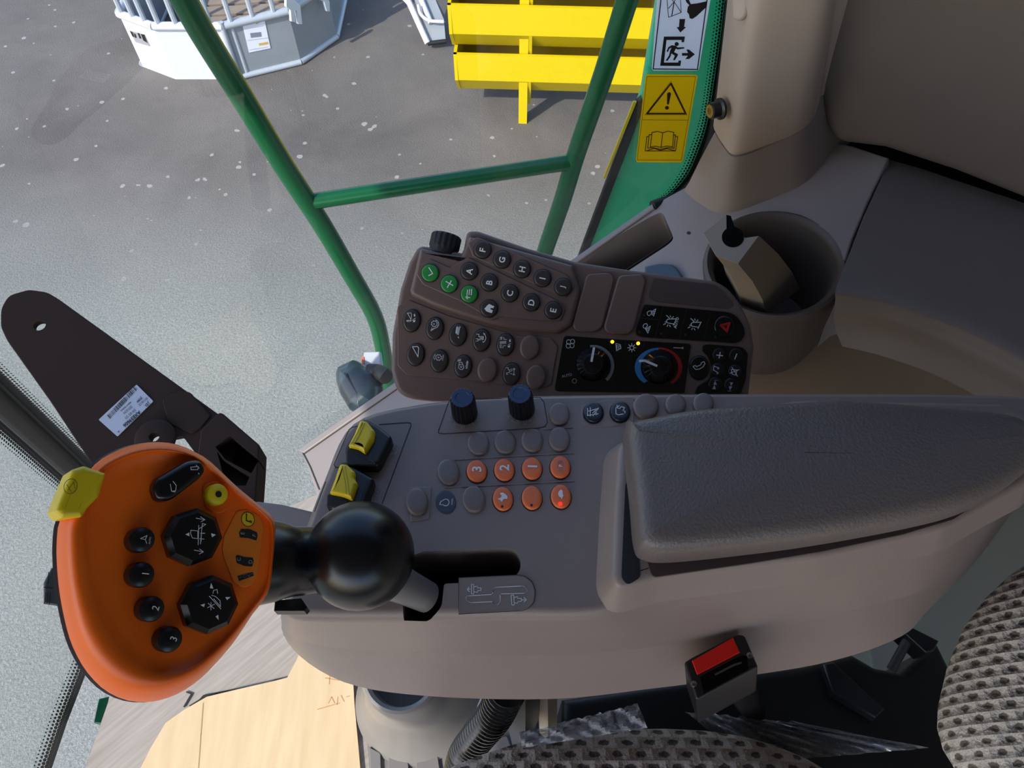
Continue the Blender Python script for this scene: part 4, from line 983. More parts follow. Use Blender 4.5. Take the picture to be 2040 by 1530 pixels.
# blank covers and recessed label field
for nm in ([(265, 440, 36), (445, 430, 44), (478, 478, 20), (385, 850, 40), (330, 886, 30), (185, 884, 36), (152, 835, 30)], [(508, 452, 36), (685, 440, 44), (718, 490, 20), (625, 868, 40), (570, 906, 30), (425, 896, 36), (392, 850, 30)]):
    slab('blank_cover', Z2(nm), KP.off(.0026), .0028, keypad_m, ctl, r=.0018)
slab('label_field', Z2([(775, 478, 20), (1255, 524, 60), (1390, 668, 50), (1345, 708, 30), (780, 652, 30), (728, 612, 40)]), KP.off(.0005), .0006, mat('dark brown insert', '#4b3f3a', .5), ctl)
# light switch block
sw = slab('switch_block', Z2([(700, 672, 24), (1385, 735, 70), (1468, 845, 60), (1468, 925, 40), (1415, 970, 40), (660, 920, 24), (630, 892, 24)]), KP.off(.0012), .0014, gloss_m, ctl, r=.0006)
S = KP.off(.0012)
decal('switch_joint', S, groove_m, sw, strokes=[ZB(s) for s in ([(392, 325), (290, 705)], [(690, 350), (592, 730)], [(988, 395), (898, 750)], [(95, 470), (345, 495)])], w=1.0)
lamp = lambda pts: ZB(pts)
decal('work_light_symbols', S, white_p, sw, strokes=[ZB([(186, 400), (205, 382), (240, 378), (238, 420), (210, 440), (190, 428), 'c']), ZB([(250, 385), (298, 352), (268, 445)]), ZB([(248, 400), (290, 380)]), ZB([(248, 415), (285, 405)]), ZB([(248, 428), (275, 430)]),
      ZB([(134, 570), (150, 545), (180, 540), (192, 565), (165, 598), (142, 595), 'c']), ZB([(170, 605), (228, 572), (195, 662)]), ZB([(175, 615), (215, 600)]), ZB([(180, 630), (210, 620)]), ZB([(160, 600), (195, 660)])], w=1.2)
def beacon(dx, dy): return [ZB([(x + dx, y + dy) for x, y in s]) for s in ([(545, 480), (455, 482), (430, 500), (440, 530), (525, 545)], [(560, 478), (520, 560)], [(452, 455), (470, 470)], [(430, 435), (448, 450)], [(478, 438), (485, 455)], [(500, 470), (518, 455)], [(415, 520), (432, 520)], [(395, 552), (420, 540)], [(440, 575), (450, 555)], [(470, 560), (482, 580)], [(520, 450), (505, 468)])]
decal('beacon_symbols', S, white_p, sw, strokes=beacon(0, 0) + beacon(312, 42), texts=[('AUTO', *ZB(556, 530), 6.0, 76, True)], w=1.4)
decal('status_dots', S, mat('smoked lamp', '#2a2a2e', .3), sw, fills=[ell(*ZB(x, y), 2.8) for x, y in ((145, 432), (86, 648), (366, 668), (672, 682), (1052, 710))])
hz = key(S, *ZB(1165, 580), 20, 22, gloss_m, 'hazard_button', 0, .002, ctl, False)
tri = ZB([(1092, 552), (1255, 510), (1205, 672)]); tri2 = ZB([(1148, 566), (1218, 548), (1196, 618)])
decal('hazard_triangle', S.off(.0021), red_p, hz, strokes=[[3.2] + ZB([(1118, 560), (1236, 530), (1200, 644), 'c']), [1.2] + ZB([(1150, 572), (1214, 556), (1194, 614), 'c'])])
# climate panel
hv = slab('climate_panel', Z2([(90, 912, 30), (560, 945), (1058, 974, 24), (1008, 1350), (14, 1336, 40)]), KP.off(.0008), .0010, gloss_m, ctl, r=.0004)
S = KP.off(.0008)
fan = [ell(*Z2(x, y), 4.0, 4.6, a) + ['c'] for x, y, a in ((125, 962, 0), (155, 958, 0), (122, 990, 0), (152, 988, 0))]
decal('fan_symbol', S, white_p, hv, strokes=fan, w=1.2)
decal('auto_lettering', S, grey_p, hv, texts=[('AUTO', *Z2(112, 1216), 5.2, 12)])
decal('ring_mark', S, grey_p, hv, strokes=[ell(*Z2(170, 1258), 4.3) + ['c']], w=1.1)
decal('fan_scale', S, mat('grey scale print', '#8b8b8b', .5), hv, fills=[Z2(ell(315, 1142, 158, 158, 0, 24, -48, 100) + ell(315, 1142, 134, 134, 0, 24, 100, -48))])
decal('cold_scale', S, blue_p, hv, fills=[Z2(ell(815, 1155, 186, 150, 0, 24, 92, 232) + ell(815, 1155, 140, 132, 0, 24, 232, 92))])
decal('hot_scale', S, red_p, hv, fills=[Z2(ell(815, 1155, 176, 152, 0, 24, -55, 92) + ell(815, 1155, 146, 138, 0, 24, 92, -55))])
decal('temperature_mark', S, white_p, hv, strokes=[Z2([(925, 1005), (985, 1007)]), [1.6] + ell(*Z2(993, 1007), 1.3) + ['c']], w=1.0)
decal('defrost_symbol', S, white_p, hv, strokes=[Z2([(485, 972), (520, 982), (525, 1010), (490, 1028), 'c']), Z2([(492, 985), (495, 1022)]), Z2([(503, 985), (506, 1018)]), Z2([(514, 985), (516, 1014)])], w=1.1)
sc_ = Z2(607, 1005); decal('snow_symbol', S, white_p, hv, strokes=[[(sc_[0] + 3.4 * math.cos(a), sc_[1] + 3.4 * math.sin(a)), (sc_[0] + 8.6 * math.cos(a), sc_[1] + 8.6 * math.sin(a))] for a in [i * math.pi / 4 for i in range(8)]] + [ell(*sc_, 4.4, 4.4, 0, 8) + ['c']], w=1.3)
decal('button_lines', S, groove_m, hv, strokes=[Z2([(418, 930), (460, 1030), (540, 1040)]), Z2([(560, 942), (556, 1050)]), Z2([(706, 958), (670, 1060), (560, 1064)])], w=.8)
for x, y in ((458, 960), (655, 972)):
    l_ = dome('indicator_lamp', S, ell(*Z2(x, y), 3.4), .0012, led_m, ctl); l_['label'] = 'lit amber indicator lamp'
for (x, y, a, ptr) in ((306, 1130, 0, [(318, 1008), (300, 1106)]), (812, 1150, 0, [(668, 1106), (705, 1103), (796, 1142)])):
    c = S.at(*Z2(x, y)); R = 132 / 3.825 * (c - CAM).dot(FWD) / FPX
    d_ = lathe('climate_dial', [(R, 0), (R, .001), (R * .92, .006), (R * .62, .0105), (R * .56, .012), (R * .50, .0125), (.0005, .0125)], c, KP.n, gloss_m, ctl, n=56, rib=(.0007, (1, 2, 3), 1)); d_['label'] = 'black ribbed climate dial'
    tp_ = KP.off(.0008 + .0128)
    slabpts = Z2(ptr); wq = 3.0
    decal('pointer', tp_, white_p, d_, strokes=[slabpts], w=4.6, h=.0002)
    decal('rim_line', KP.off(.0133), mat('dim ring', '#2e2e33', .4), d_, strokes=[[tuple(q) for q in Z2(ell(x, y, 70, 72))] + ['c']], w=.7, h=.0001)
# phone and radio keys
ph = key(KP.off(.0004), *Z2(1120, 1157), 19.5, 23.5, gloss_m, 'phone_button', 0, .002)
decal('handset_symbol', KP.off(.0026), white_p, ph, strokes=[ZB([(768, 1082), (800, 1072), (812, 1088), (870, 1062), (872, 1040), (908, 1022), (922, 1048), (895, 1090), (850, 1118), (800, 1122), 'c'])], w=1.3)
ra = slab('radio_keypad', ZB([(885, 815, 30), (960, 800, 20), (1400, 835, 60), (1470, 920, 40), (1440, 1250), (1370, 1445, 40), (790, 1430, 20), (830, 1330, 40), (985, 1240, 60), (1005, 1090, 60), (960, 950, 40), (890, 890, 30)]), KP.off(.0010), .0012, gloss_m, ctl, r=.0005)
S = KP.off(.0010)
for x, y in ((1100, 940), (1310, 945), (1080, 1130), (1300, 1150), (1050, 1310), (1250, 1320)): key(S, *ZB(x, y), 13, 14, black_m, 'radio_key', 0, .0012, ctl, False)
S = S.off(.0013)
decal('radio_symbols', S, white_p, ra, strokes=[[1.9] + ZB([(1070, 940), (1145, 948)]), [1.9] + ZB([(1115, 905), (1100, 978)]), [1.7] + ZB([(1325, 925), (1300, 990)]), ZB([(1090, 1100), (1035, 1080), (1028, 1130), (1075, 1155)]), ZB([(1240, 1170), (1355, 1125)]), ZB([(1265, 1095), (1335, 1210)]), ZB([(1255, 1120), (1330, 1130), (1310, 1195), (1265, 1180), 'c'])], w=1.2)
decal('track_symbols', S, grey_p, ra, fills=[ell(*ZB(1090, 1108), 2.2), ell(*ZB(1080, 1168), 2.2), ZB([(1050, 1265), (1072, 1318), (1028, 1315)]), ZB([(1042, 1318), (1060, 1375), (1015, 1370)]), ZB([(1238, 1285), (1280, 1290), (1252, 1335)]), ZB([(1225, 1335), (1268, 1340), (1238, 1390)])], strokes=[ZB([(1040, 1258), (1085, 1262)]), ZB([(1212, 1395), (1252, 1398)])], w=.8)
# ================================================================ multifunction joystick
HN = Vector((.623, -.241, .744))
HP_ = Plane(dp(330, 1130, .40), HN)
joy = thing('joystick', 'orange multifunction joystick with black buttons on a black grip', 'joystick', zp(760, 1150, .775))
O_ = [(300, 165), (400, 95), (520, 48), (650, 30), (780, 45), (880, 90), (960, 140), (1120, 290), (1290, 430), (1330, 490), (1332, 560), (1322, 700), (1300, 860), (1245, 945), (1200, 1000), (1100, 1150), (1000, 1270), (900, 1370), (780, 1450), (640, 1495), (500, 1490), (380, 1440), (290, 1360), (220, 1260), (160, 1120), (112, 900), (93, 700), (95, 560), (112, 470), (180, 330)]
I_ = [(420, 165), (560, 110), (700, 95), (850, 120), (950, 185), (1110, 330), (1265, 455), (1300, 520), (1296, 680), (1270, 850), (1195, 960), (1070, 1110), (950, 1220), (830, 1290), (700, 1310), (600, 1280), (500, 1200), (400, 1060), (325, 890), (285, 700), (265, 520), (290, 340), (340, 230)]
def polar(pts, c, n=84):
    S = [Vector((*p, 0)) for p in pts]; S = [(v.x, v.y) for v in spline(S, 8, True)]; out = []
    for i in range(n):
        a = 2 * math.pi * i / n; d = (math.cos(a), math.sin(a)); best = 0
        for k in range(len(S)):
            p, q = S[k - 1], S[k]; e = (q[0] - p[0], q[1] - p[1]); den = d[0] * e[1] - d[1] * e[0]
            if abs(den) < 1e-9: continue
            w = (p[0] - c[0], p[1] - c[1]); t = (w[0] * e[1] - w[1] * e[0]) / den; s_ = (w[0] * d[1] - w[1] * d[0]) / den
            if t > 0 and -1e-6 <= s_ <= 1 + 1e-6: best = max(best, t)
        out.append((c[0] + d[0] * best, c[1] + d[1] * best))
    return out
cc = (720, 760); OO, II = polar(O_, cc), polar(I_, cc)
mixz = lambda t, e=0: [(a[0] + (b[0] - a[0]) * t - e, a[1] + (b[1] - a[1]) * t) for a, b in zip(OO, II)]
sc = lambda s, P: [(cc[0] + (p[0] - cc[0]) * s, cc[1] + (p[1] - cc[1]) * s) for p in P]
def hl(P, h): q = HP_.off(h); return [q.at(*Z3(*p)) for p in P]
L_ = [hl(sc(.5, II), 0.0), hl(sc(.88, II), 0.0), hl(II, .0006), hl(mixz(.88), .0022), hl(mixz(.74), .0034), hl(mixz(.60), .0036), hl(mixz(.44), .0022), hl(mixz(.28), -.002), hl(mixz(.13), -.009), hl(mixz(.03), -.017), hl(mixz(0), -.024), hl(mixz(.015), -.029)]
head = rings('head', L_, orange_m, joy, wn=False, ang=75)
bk = [(x - 24, y + 2) for x, y in OO]
L_ = [hl(mixz(.10), -.027), hl(bk, -.0285), hl(bk, -.0335), hl([(x, y) for x, y in sc(.93, bk)], -.040), hl(sc(.75, bk), -.043)]
rings('back_shell', L_, greyrub_m, joy, wn=False)
def hbtn(name, cx, cy, r, hgt, m, n=40, poly=False, chamf=.002, lbl=None):
    c = HP_.at(*Z3(cx, cy)); R = r / 2.8333 * (c - CAM).dot(FWD) / FPX
    k = n
    pr = [(R * 1.0, -.003), (R, hgt - chamf)] + ([(R - chamf * .9, hgt), (R * .5, hgt + .0003), (.0003, hgt + .0003)] if poly else [(R - chamf * .3, hgt - chamf * .3), (R - chamf, hgt), (R * .5, hgt + .0004), (.0003, hgt + .0005)])
    o = lathe(name, pr, c, HN, m, joy, n=k, ang=30)
    if lbl: o['label'] = lbl
    return o
BH = .0105; BT = HP_.off(BH + .0006)
def ztop(cx, cy, h): # where the top of a button standing at cx, cy is seen
    P = HP_.at(*Z3(cx, cy)) + HP_.n * h; d = P - CAM; t = d.dot(FWD)
    return (W / 2 + FPX * d.x / t, H / 2 - FPX * d.dot(UPV) / t)
for cx, cy, ch, an in ((548, 586, 'A', 0), (546, 780, '1', 84), (602, 970, '2', 72), (702, 1140, '3', 68)):
    o = hbtn('round_button', cx, cy, 70, BH, blacks_m); x, y = ztop(cx, cy, BH); 
    if ch == 'A':
        q = lambda pts: [p if p == 'c' else (x + (p[0] - 575) / 2.8333, y + (p[1] - 578) / 2.8333) for p in pts]
        decal('auto_steer_symbol', BT, white_p, o, strokes=[q([(565, 572), (592, 578), (600, 600)]), q([(592, 578), (602, 555), (565, 572)])], texts=[('AUTO', x + 15, y + 2, 3.6, 80)], w=1.1)
    else: decal('numeral', BT, white_p, o, texts=[(ch, x + 7, y - 2, 14, an)])
q = lambda pts, ox=0, oy=0: [p if p == 'c' else Z3(p[0] + ox, p[1] + oy) for p in pts]
h1 = hbtn('hat_switch', 845, 568, 158, .010, blacks_m, n=8, poly=True, chamf=.003, lbl='black octagonal switch with header symbol')
h2 = hbtn('hat_switch', 935, 945, 158, .010, blacks_m, n=8, poly=True, chamf=.003, lbl='black octagonal switch with reel symbol')
HT = HP_.off(.0104)
decal('header_symbol', HT, white_p, h1, strokes=[q(s) for s in ([(850, 528), (890, 532), (890, 575), (860, 572), (850, 550), 'c'], [(895, 500), (892, 610)], [(915, 490), (905, 605)], [(895, 520), (935, 495), (915, 490)], [(905, 545), (930, 545)], [(900, 575), (925, 578)], [(912, 520), (908, 590)], [(880, 460), (930, 468)], [(905, 452), (930, 468), (908, 480)], [(870, 640), (920, 650)], [(900, 634), (922, 650), (898, 662)])], fills=[q(s) for s in ([(820, 552), (842, 540), (842, 562)], [(965, 545), (992, 553), (970, 568)])], w=1.2)
decal('reel_symbol', HT, white_p, h2, strokes=[q(s) for s in ([(948, 940), (982, 970)], [(945, 965), (985, 945)], [(964, 935), (964, 978)], [(955, 900), (1020, 972)], [(968, 895), (990, 902), (1015, 925), (1018, 960), (980, 915)], [(975, 885), (978, 868), (998, 862), (1002, 885)])], fills=[q(s) for s in ([(965, 825), (978, 858), (958, 855)], [(1045, 905), (1075, 905), (1055, 922)], [(905, 950), (930, 942), (925, 962)], [(990, 1015), (1005, 1005), (1008, 1035)])], w=1.2)
rk = slab('oval_rocker', Z3([(636, 280, 26), (665, 232, 10), (838, 132, 30), (905, 128, 26), (940, 180, 26), (915, 225, 20), (740, 362, 40), (660, 362, 40)]), HP_.off(.009), .011, blacks_m, joy, r=.003)
decal('spout_symbol', HP_.off(.009), white_p, rk, strokes=[q(s) for s in ([(850, 172), (892, 168), (890, 186), (852, 186), 'c'], [(880, 160), (898, 178)], [(893, 205), (897, 210)], [(735, 268), (742, 308), (765, 305), (768, 275), (750, 252)], [(742, 308), (762, 312)])], w=1.3)
yb = hbtn('yellow_button', 978, 332, 60, .008, yellow_m, lbl='small yellow round button'); x, y = ztop(978, 332, .008)
decal('centre_dot', HP_.off(.0086), black_p, yb, fills=[ell(x + 1, y, 6.4)])
slab('button_collar', Z3([(915, 270, 30), (1000, 240, 30), (1075, 300, 30), (1060, 420, 40), (1000, 440, 30), (930, 400, 30)]), HP_.off(.0012), .002, orange_m, joy, r=.001)
lb = slab('label_insert', Z3([(1038, 560, 8), (1110, 420, 20), (1180, 410, 20), (1248, 455, 20), (1264, 520, 14), (1245, 640, 10), (1226, 790, 14), (1190, 842, 16), (1140, 850, 16), (1088, 815, 14), (1040, 690, 12), (1028, 640, 8)]), HP_.off(.0008), .0012, orange2_m, joy, r=.0004)
LP = HP_.off(.0008)
decal('yellow_disc', LP, yellow_m, lb, fills=[ell(*ZH(872, 264), 12.6, 14.4, -15)], h=.0002)
decal('disc_outline', LP, brown_p, lb, strokes=[ell(*ZH(872, 264), 12.6, 14.4, -15) + ['c'], [2.4] + ZH([(850, 180), (848, 285), (895, 300)]), [1.8] + ZH([(905, 285), (930, 300)]), [1.6] + ZH([(895, 300), (925, 318)])], w=1.2, h=.0003)
decal('black_tabs', LP, black_p, lb, fills=[fillet(ZH([(735, 470, 8), (770, 410, 8), (900, 415, 8), (1010, 465, 8), (1020, 520, 5), (1000, 588, 8), (880, 550, 8), (750, 540, 5)])), fillet(ZH([(685, 830, 5), (715, 805, 8), (820, 840, 8), (945, 848, 5), (960, 900, 8), (935, 985, 8), (820, 975, 8), (700, 930, 8)])), fillet(ZH([(712, 1130, 4), (945, 1068, 4), (960, 1125, 4), (735, 1205, 4)]))], h=.0002)
decal('tab_letters', LP, grey_p, lb, texts=[('E', *ZH(790, 475), 7.5, 85), ('F', *ZH(970, 510), 7.5, 68), ('C', *ZH(732, 872), 7.5, 92), ('D', *ZH(910, 910), 7.5, 88)], h=.0004)
decal('tab_script', LP, mat('violet grey print', '#6a688a', .6), lb, strokes=[ZH([(735, 1160), (775, 1140)]), ell(*ZH(820, 1130), 2.6, 2.8) + ['c'], ZH([(850, 1100), (890, 1140), (895, 1095)]), ZH([(915, 1090), (940, 1100)])], w=1.0, h=.0004)
YP = HP_.off(.0095)
tg = slab('side_button', Z3([(180, 185, 10), (250, 162, 12), (375, 205, 8), (335, 335, 8), (272, 400, 10), (238, 452, 8), (125, 458, 12), (86, 420, 12), (100, 375, 8)]), YP, .026, yellow_m, joy, r=.003); tg['label'] = 'yellow side button'
decal('ring_symbol', YP, mat('olive print', '#6e6410', .6), tg, strokes=[ell(*Z3(172, 280), 13, 15, 25) + ['c'], Z3([(158, 300), (190, 255), (195, 290)]), Z3([(150, 270), (175, 310)])], w=1.2)
# grip and ball
d0 = (HP_.off(-.020).at(545, 1118) - CAM).dot(FWD)
pts = [(505, 1120, d0), (548, 1118, d0 + .006), (580, 1118, d0 + .012), (625, 1116, d0 + .022), (672, 1112, d0 + .034)]
tube('grip', [dp(*p) for p in pts], [86 * d0 / FPX, 80 * d0 / FPX, 69 * (d0 + .012) / FPX, 66 * (d0 + .02) / FPX, 70 * (d0 + .03) / FPX], blacks_m, joy, n=40, k=5)
bc = dp(718, 1106, .472); br = 107 * .472 / FPX
prof = [(max(.0004, br * math.cos(a)), br * math.sin(a)) for a in [math.radians(-90 + 7.5 * i) for i in range(25)]]
axb = (dp(672, 1112, d0 + .034) - bc).normalized()
lathe('ball_joint', prof, bc, axb, blacks_m, joy, n=56, ang=80)
tv = [q for q in []]
sm = [bc + (lambda u: u * (br * 1.001))(Vector((math.cos(a) * .55, 0, 0)) + Vector((0, 0, 0))) for a in (0,)]
# seam over the ball
nb = (CAM - bc).normalized(); e1 = axb; e2 = nb.cross(e1).normalized(); pr_ = []
for i in range(13):
    a = math.radians(-78 + i * 6.5); off = .30
    v = (e1 * off + (nb * math.cos(a) + e2 * math.sin(a)) * math.sqrt(1 - off * off)); pr_.append(bc + v * br * 1.0)
tube('ball_seam', pr_, .0006, groove_m, joy, n=6, sub=False)
tube('lever_shaft', [dp(770, 1150, .49), dp(815, 1172, .502), dp(852, 1190, .512)], [.0135, .0115, .0105], mat('grey shaft plastic', '#6f6a69', .3), joy, n=24, k=4)
tube('lever_rod', [dp(838, 1184, .508), zp(852, 1185, .758)], .006, rubber_m, joy, sub=False, n=12)
slab('stop_plate', [(548, 1196), (600, 1192), (612, 1210), (606, 1217), (546, 1217)], Plane(dp(580, 1205, .47), (0, 0, 1)), .008, black_m, joy)
rp = Plane(dp(98, 1170, .47), (.3, -.3, .9)); rt = slab('ribbed_plug', Z3([(15, 825, 4), (60, 740), (120, 740), (120, 960), (15, 945)]), rp, .02, greyrub_m, joy, r=.002)  # separate ribbed plug beyond the head, only grouped under the joystick
decal('plug_ribs', rp, black_p, rt, strokes=[Z3([(20, 850), (70, 855)]), Z3([(48, 765), (44, 830)]), Z3([(32, 880), (26, 940)]), Z3([(44, 882), (38, 942)]), Z3([(56, 882), (52, 945)])], w=1.6)

# ================================================================ monitor bracket
BR = Plane(dp(250, 800, .66), (.08, -.12, 1))
brk = thing('monitor_bracket', 'dark brown flat mounting bracket with a bar-code label in front of the console', 'bracket', BR.off(-.02).at(480, 960))
plate = slab('plate', Z6([(3, 250, 40), (55, 160, 40), (190, 121, 30), (310, 138, 30), (385, 182, 16), (1440, 942, 4), (1472, 945, 4), (1580, 1040, 8), (1500, 1560), (900, 1560), (610, 1283), (330, 860), (45, 460, 30), (3, 370, 30)]), BR, .006, bracket_m, brk, r=.001)
h_1 = lathe('cutter', [(.0053, -.05), (.0053, .05)], BR.at(*Z6(262, 360)), BR.n, bracket_m, n=32)
h_2 = lathe('cutter', [(.0046, -.05), (.0046, .05)], BR.at(*Z6(1034, 1112)), BR.n, bracket_m, n=32)
h_3 = slab('cutter', Z6([(1090, 1045, 6), (1160, 1032, 10), (1262, 1170, 10), (1130, 1200)]), BR.off(.02), .06, bracket_m, wn=False)
cut(plate, [h_1, h_2, h_3])
bp = lathe('boss', [(.017, 0), (.0165, .004), (.015, .005), (.0044, .005), (.0044, 0), (.017, 0)], BR.at(*Z6(1034, 1112)), BR.n, bracket_m, brk, n=40, caps=(False, False))
slab('raised_step', Z6([(1070, 850, 30), (1170, 790, 40), (1260, 800, 20), (1395, 960, 10), (1330, 1040, 20), (1270, 1075, 20), (1120, 1010)]), BR.off(.0015), .003, bracket_m, brk, r=.001)
chn = slab('channel', Z6([(1330, 1055, 4), (1455, 935, 10), (1480, 945, 4), (1718, 1150, 8), (1712, 1260), (1690, 1560), (1450, 1560), (1300, 1300)]), BR.off(.016), .03, bracket_m, brk, r=.0012)
cc_ = slab('cutter', Z6([(1350, 1062), (1455, 985, 10), (1655, 1150), (1600, 1245), (1420, 1150, 16)]), BR.off(.05), .058, bracket_m, wn=False)
c2_ = slab('cutter', Z6([(1360, 1090), (1400, 1150, 20), (1590, 1265), (1560, 1330), (1420, 1330)]), BR.off(.05), .045, bracket_m, wn=False)
cut(chn, [cc_, c2_])
slab('support_beam', [(430, 1030), (512, 998), (560, 1004), (628, 1020), (612, 1072), (540, 1064), (430, 1060)], Plane(zp(560, 1030, .74), (0, -.1, 1)), .03, shelf_m, brk, r=.002)
lb = slab('serial_label', Z6([(905, 752, 8), (1016, 862, 8), (778, 1096, 8), (653, 985, 8)]), BR.off(.0007), .0008, white_s, brk)
LT_ = BR.off(.0008); A_ = 222
decal('label_lettering', LT_, black_p, lb, texts=[('J.D.', *ZL(1150, 665), 7.6, A_, True), ('AXE59606', *ZL(845, 965), 7.6, A_, True), ('A', *ZL(575, 1225), 4.6, A_), ('JOPP', *ZL(990, 570), 6.2, A_, True), ('Made in Germany', *ZL(715, 715), 3.6, A_, True)])
decal('label_numbers', LT_, mat('grey ink', '#50505c', .6), lb, texts=[('011612', *ZL(1072, 615), 5.2, A_), ('04 05 20', *ZL(810, 865), 5.2, A_), ('201634', *ZL(760, 780), 5.2, A_)])
st = []; rnd = random.Random(3); t = 0
a0, a1 = Vector((925, 330)), Vector((360, 935)); dirv = (a1 - a0); perp = Vector((62, 70))
while t < 1:
    w_ = rnd.choice([.006, .006, .012, .018]); p = a0 + dirv * t
    st.append([w_ * dirv.length / 10.2] + [ZL(p.x - perp.x * .45, p.y - perp.y * .45), ZL(p.x + perp.x * .45, p.y + perp.y * .45)]); t += w_ + rnd.choice([.008, .012, .020])
decal('bar_code', LT_, black_p, lb, strokes=st)

# ================================================================ floor things
fz_ = Plane((0, 0, .007), (0, 0, 1))
cb = slab('cardboard_sheet', [(255, 1580), (300, 1490), (330, 1440), (365, 1415), (412, 1388), (470, 1374), (540, 1358), (572, 1350), (590, 1316), (606, 1280), (640, 1260), (700, 1300), (706, 1400), (722, 1580)], fz_, .006, card_m)
tag(cb, 'torn sheet of cardboard lying on the floor in the sun', 'cardboard')
decal('fold_line', fz_, mat('fold shade', '#b08a58', .8), cb, strokes=[ZW([(1035, 800), (1020, 1000), (1005, 1211)])], w=1.6, h=.0004)
decal('pen_marks', fz_, mat('red pen', '#c88858', .8), cb, strokes=[ZW(s) for s in ([(1810, 640), (1900, 655)], [(1840, 615), (1835, 680)], [(1830, 800), (1850, 760), (1870, 800)], [(1890, 760), (1885, 810)], [(1910, 750), (1930, 790)], [(1945, 760), (1965, 755)], [(1760, 840), (1900, 800)])], w=1.2, h=.0004)
fo = bpy.data.objects['floor']
decal('flap_gap_shadow', FZ, groove_m, fo, fills=[ZW([(1035, 748), (1440, 672), (1500, 648), (1560, 640), (1545, 660), (1440, 700), (1200, 780), (960, 830), (945, 815), (1010, 775)]), ZW([(930, 722), (972, 738), (918, 828), (908, 822), (955, 742), (925, 732)])], h=.002)  # gap under the cardboard flap, its shadow painted on the floor
fm = slab('floor_mat', [(716, 1300), (1240, 1300), (1240, 1600), (742, 1600)], Plane((0, 0, .005), (0, 0, 1)), .004, mat('grey floor mat', '#7d7774', .6))
tag(fm, 'grey rubber floor mat with raised pads beside the cardboard', 'mat')
for p in ([(774, 1508), (812, 1510), (817, 1560), (772, 1560)], [(828, 1504), (871, 1499), (880, 1560), (830, 1560)], [(962, 1476), (1010, 1466), (1030, 1520), (970, 1530)], [(735, 1488), (758, 1500), (760, 1560), (740, 1560)], [(1060, 1456), (1110, 1450), (1130, 1510), (1075, 1515)]):
    slab('raised_pad', [(*q, 4) for q in p], Plane((0, 0, .011), (0, 0, 1)), .006, mat('mat pad', '#75706e', .6), fm, r=.001)
fb = zp(800, 1338, .20)
boot = lathe('column_boot', [(.098, .006 - .20), (.090, -.185), (.076, -.15), (.068, -.10), (.062, -.055), (.058, -.045), (.058, -.01), (.055, -.002), (.051, 0), (.046, -.003), (.043, -.015), (.040, -.06), (.0005, -.06)], fb, (0, 0, 1), mat('grey moulded plastic', '#76706b', .35), n=56)
tag(boot, 'grey moulded round collar on the floor under the console', 'collar')
hp = spline([zp(1010, 1375, .56), zp(985, 1425, .50), zp(950, 1470, .42), zp(922, 1510, .34), zp(905, 1570, .2)], 30)
R = []
for i in range(len(hp)): R.append(.0185 if (i // 2) % 2 else .0160)
hs = tube('corrugated_hose', hp, R, mat('shiny black rubber', '#0c0c0d', .22), n=20, sub=False); tag(hs, 'black corrugated hose hanging down in front of the seat', 'hose')

# ================================================================ seat
seat = thing('driver_seat', 'driver seat with grey knitted fabric dotted in brown, close to the camera', 'seat', (.25, -.15, 0))
cu = [(800, 1600), (848, 1546), (900, 1514), (960, 1490), (1030, 1468), (1100, 1452), (1175, 1442), (1250, 1438), (1340, 1437), (1420, 1441), (1500, 1452), (1570, 1472), (1640, 1502), (1720, 1550), (1800, 1640), (1800, 2100), (800, 2100)]
slab('cushion', cu, Plane((0, 0, .56), (.02, .0, 1)), .13, cushion_m, seat, r=.045, rb=.03, steps=8)
BK = Plane(dp(1950, 1350, .62), (-.62, -.02, .78))
bkp = [(2040, 1086), (1988, 1122), (1935, 1172), (1890, 1236), (1858, 1318), (1840, 1395), (1838, 1440), (1850, 1485), (1880, 1535), (1940, 1610), (2050, 1690), (2300, 1760), (2500, 1600), (2450, 1150), (2300, 960), (2150, 1000)]
slab('backrest', bkp, BK, .14, backrest_m, seat, r=.055, rb=.05, steps=8)
slab('seat_base', [(1120, 1392), (1380, 1352), (1600, 1326), (1700, 1302), (1745, 1328), (1795, 1338), (1850, 1290), (1872, 1282), (1980, 1500), (1980, 1900), (1100, 1900)], Plane((0, 0, .43), (0, 0, 1)), .38, mat('black seat base', '#0b0c0e', .5), seat, r=.01)
slab('side_arm', [(1803, 1262), (1820, 1250), (1872, 1276), (1862, 1296), (1845, 1300)], Plane((0, 0, .47), (0, 0, 1)), .03, black_m, seat, r=.003)
tube('recline_lever', [zp(1812, 1268, .46), zp(1775, 1335, .44)], .005, rubber_m, seat, sub=False, n=10)
slab('belt_anchor', [(1640, 1322), (1662, 1318), (1764, 1412), (1745, 1430), (1660, 1380)], Plane((0, 0, .47), (0, .15, 1)), .012, mat('smoky plastic', '#1c2022', .3), seat, r=.003)
# belt buckle
KN = Vector((-.25, .28, 1.2)).normalized(); KB = Plane(dp(1440, 1335, .553), KN)
bu = thing('belt_buckle', 'black seat belt buckle with a red release button between console and seat', 'buckle', KB.off(-.05).at(1445, 1330))
slab('housing', Z8([(722, 472, 18), (770, 440, 8), (1085, 278, 24), (1135, 288, 18), (1225, 500, 14), (805, 726, 20)]), KB, .052, black_m, bu, r=.0022, rb=.012)
rb_ = slab('release_button', Z8([(776, 462, 2), (1056, 303, 2), (1102, 406, 2), (812, 556, 2)]), KB.off(.0012), .003, mat('bright red button', '#e01408', .4), bu, r=.0008); rb_['label'] = 'red release button'
slab('tongue_slot', Z8([(832, 572), (1112, 425), (1150, 432), (1160, 520), (858, 686)]), KB.off(.0003), .0006, cork, bu)
slab('slot_lip', Z8([(930, 552), (1060, 484), (1110, 470), (1114, 480), (1062, 498), (935, 562)]), KB.off(.0008), .001, greyrub_m, bu)
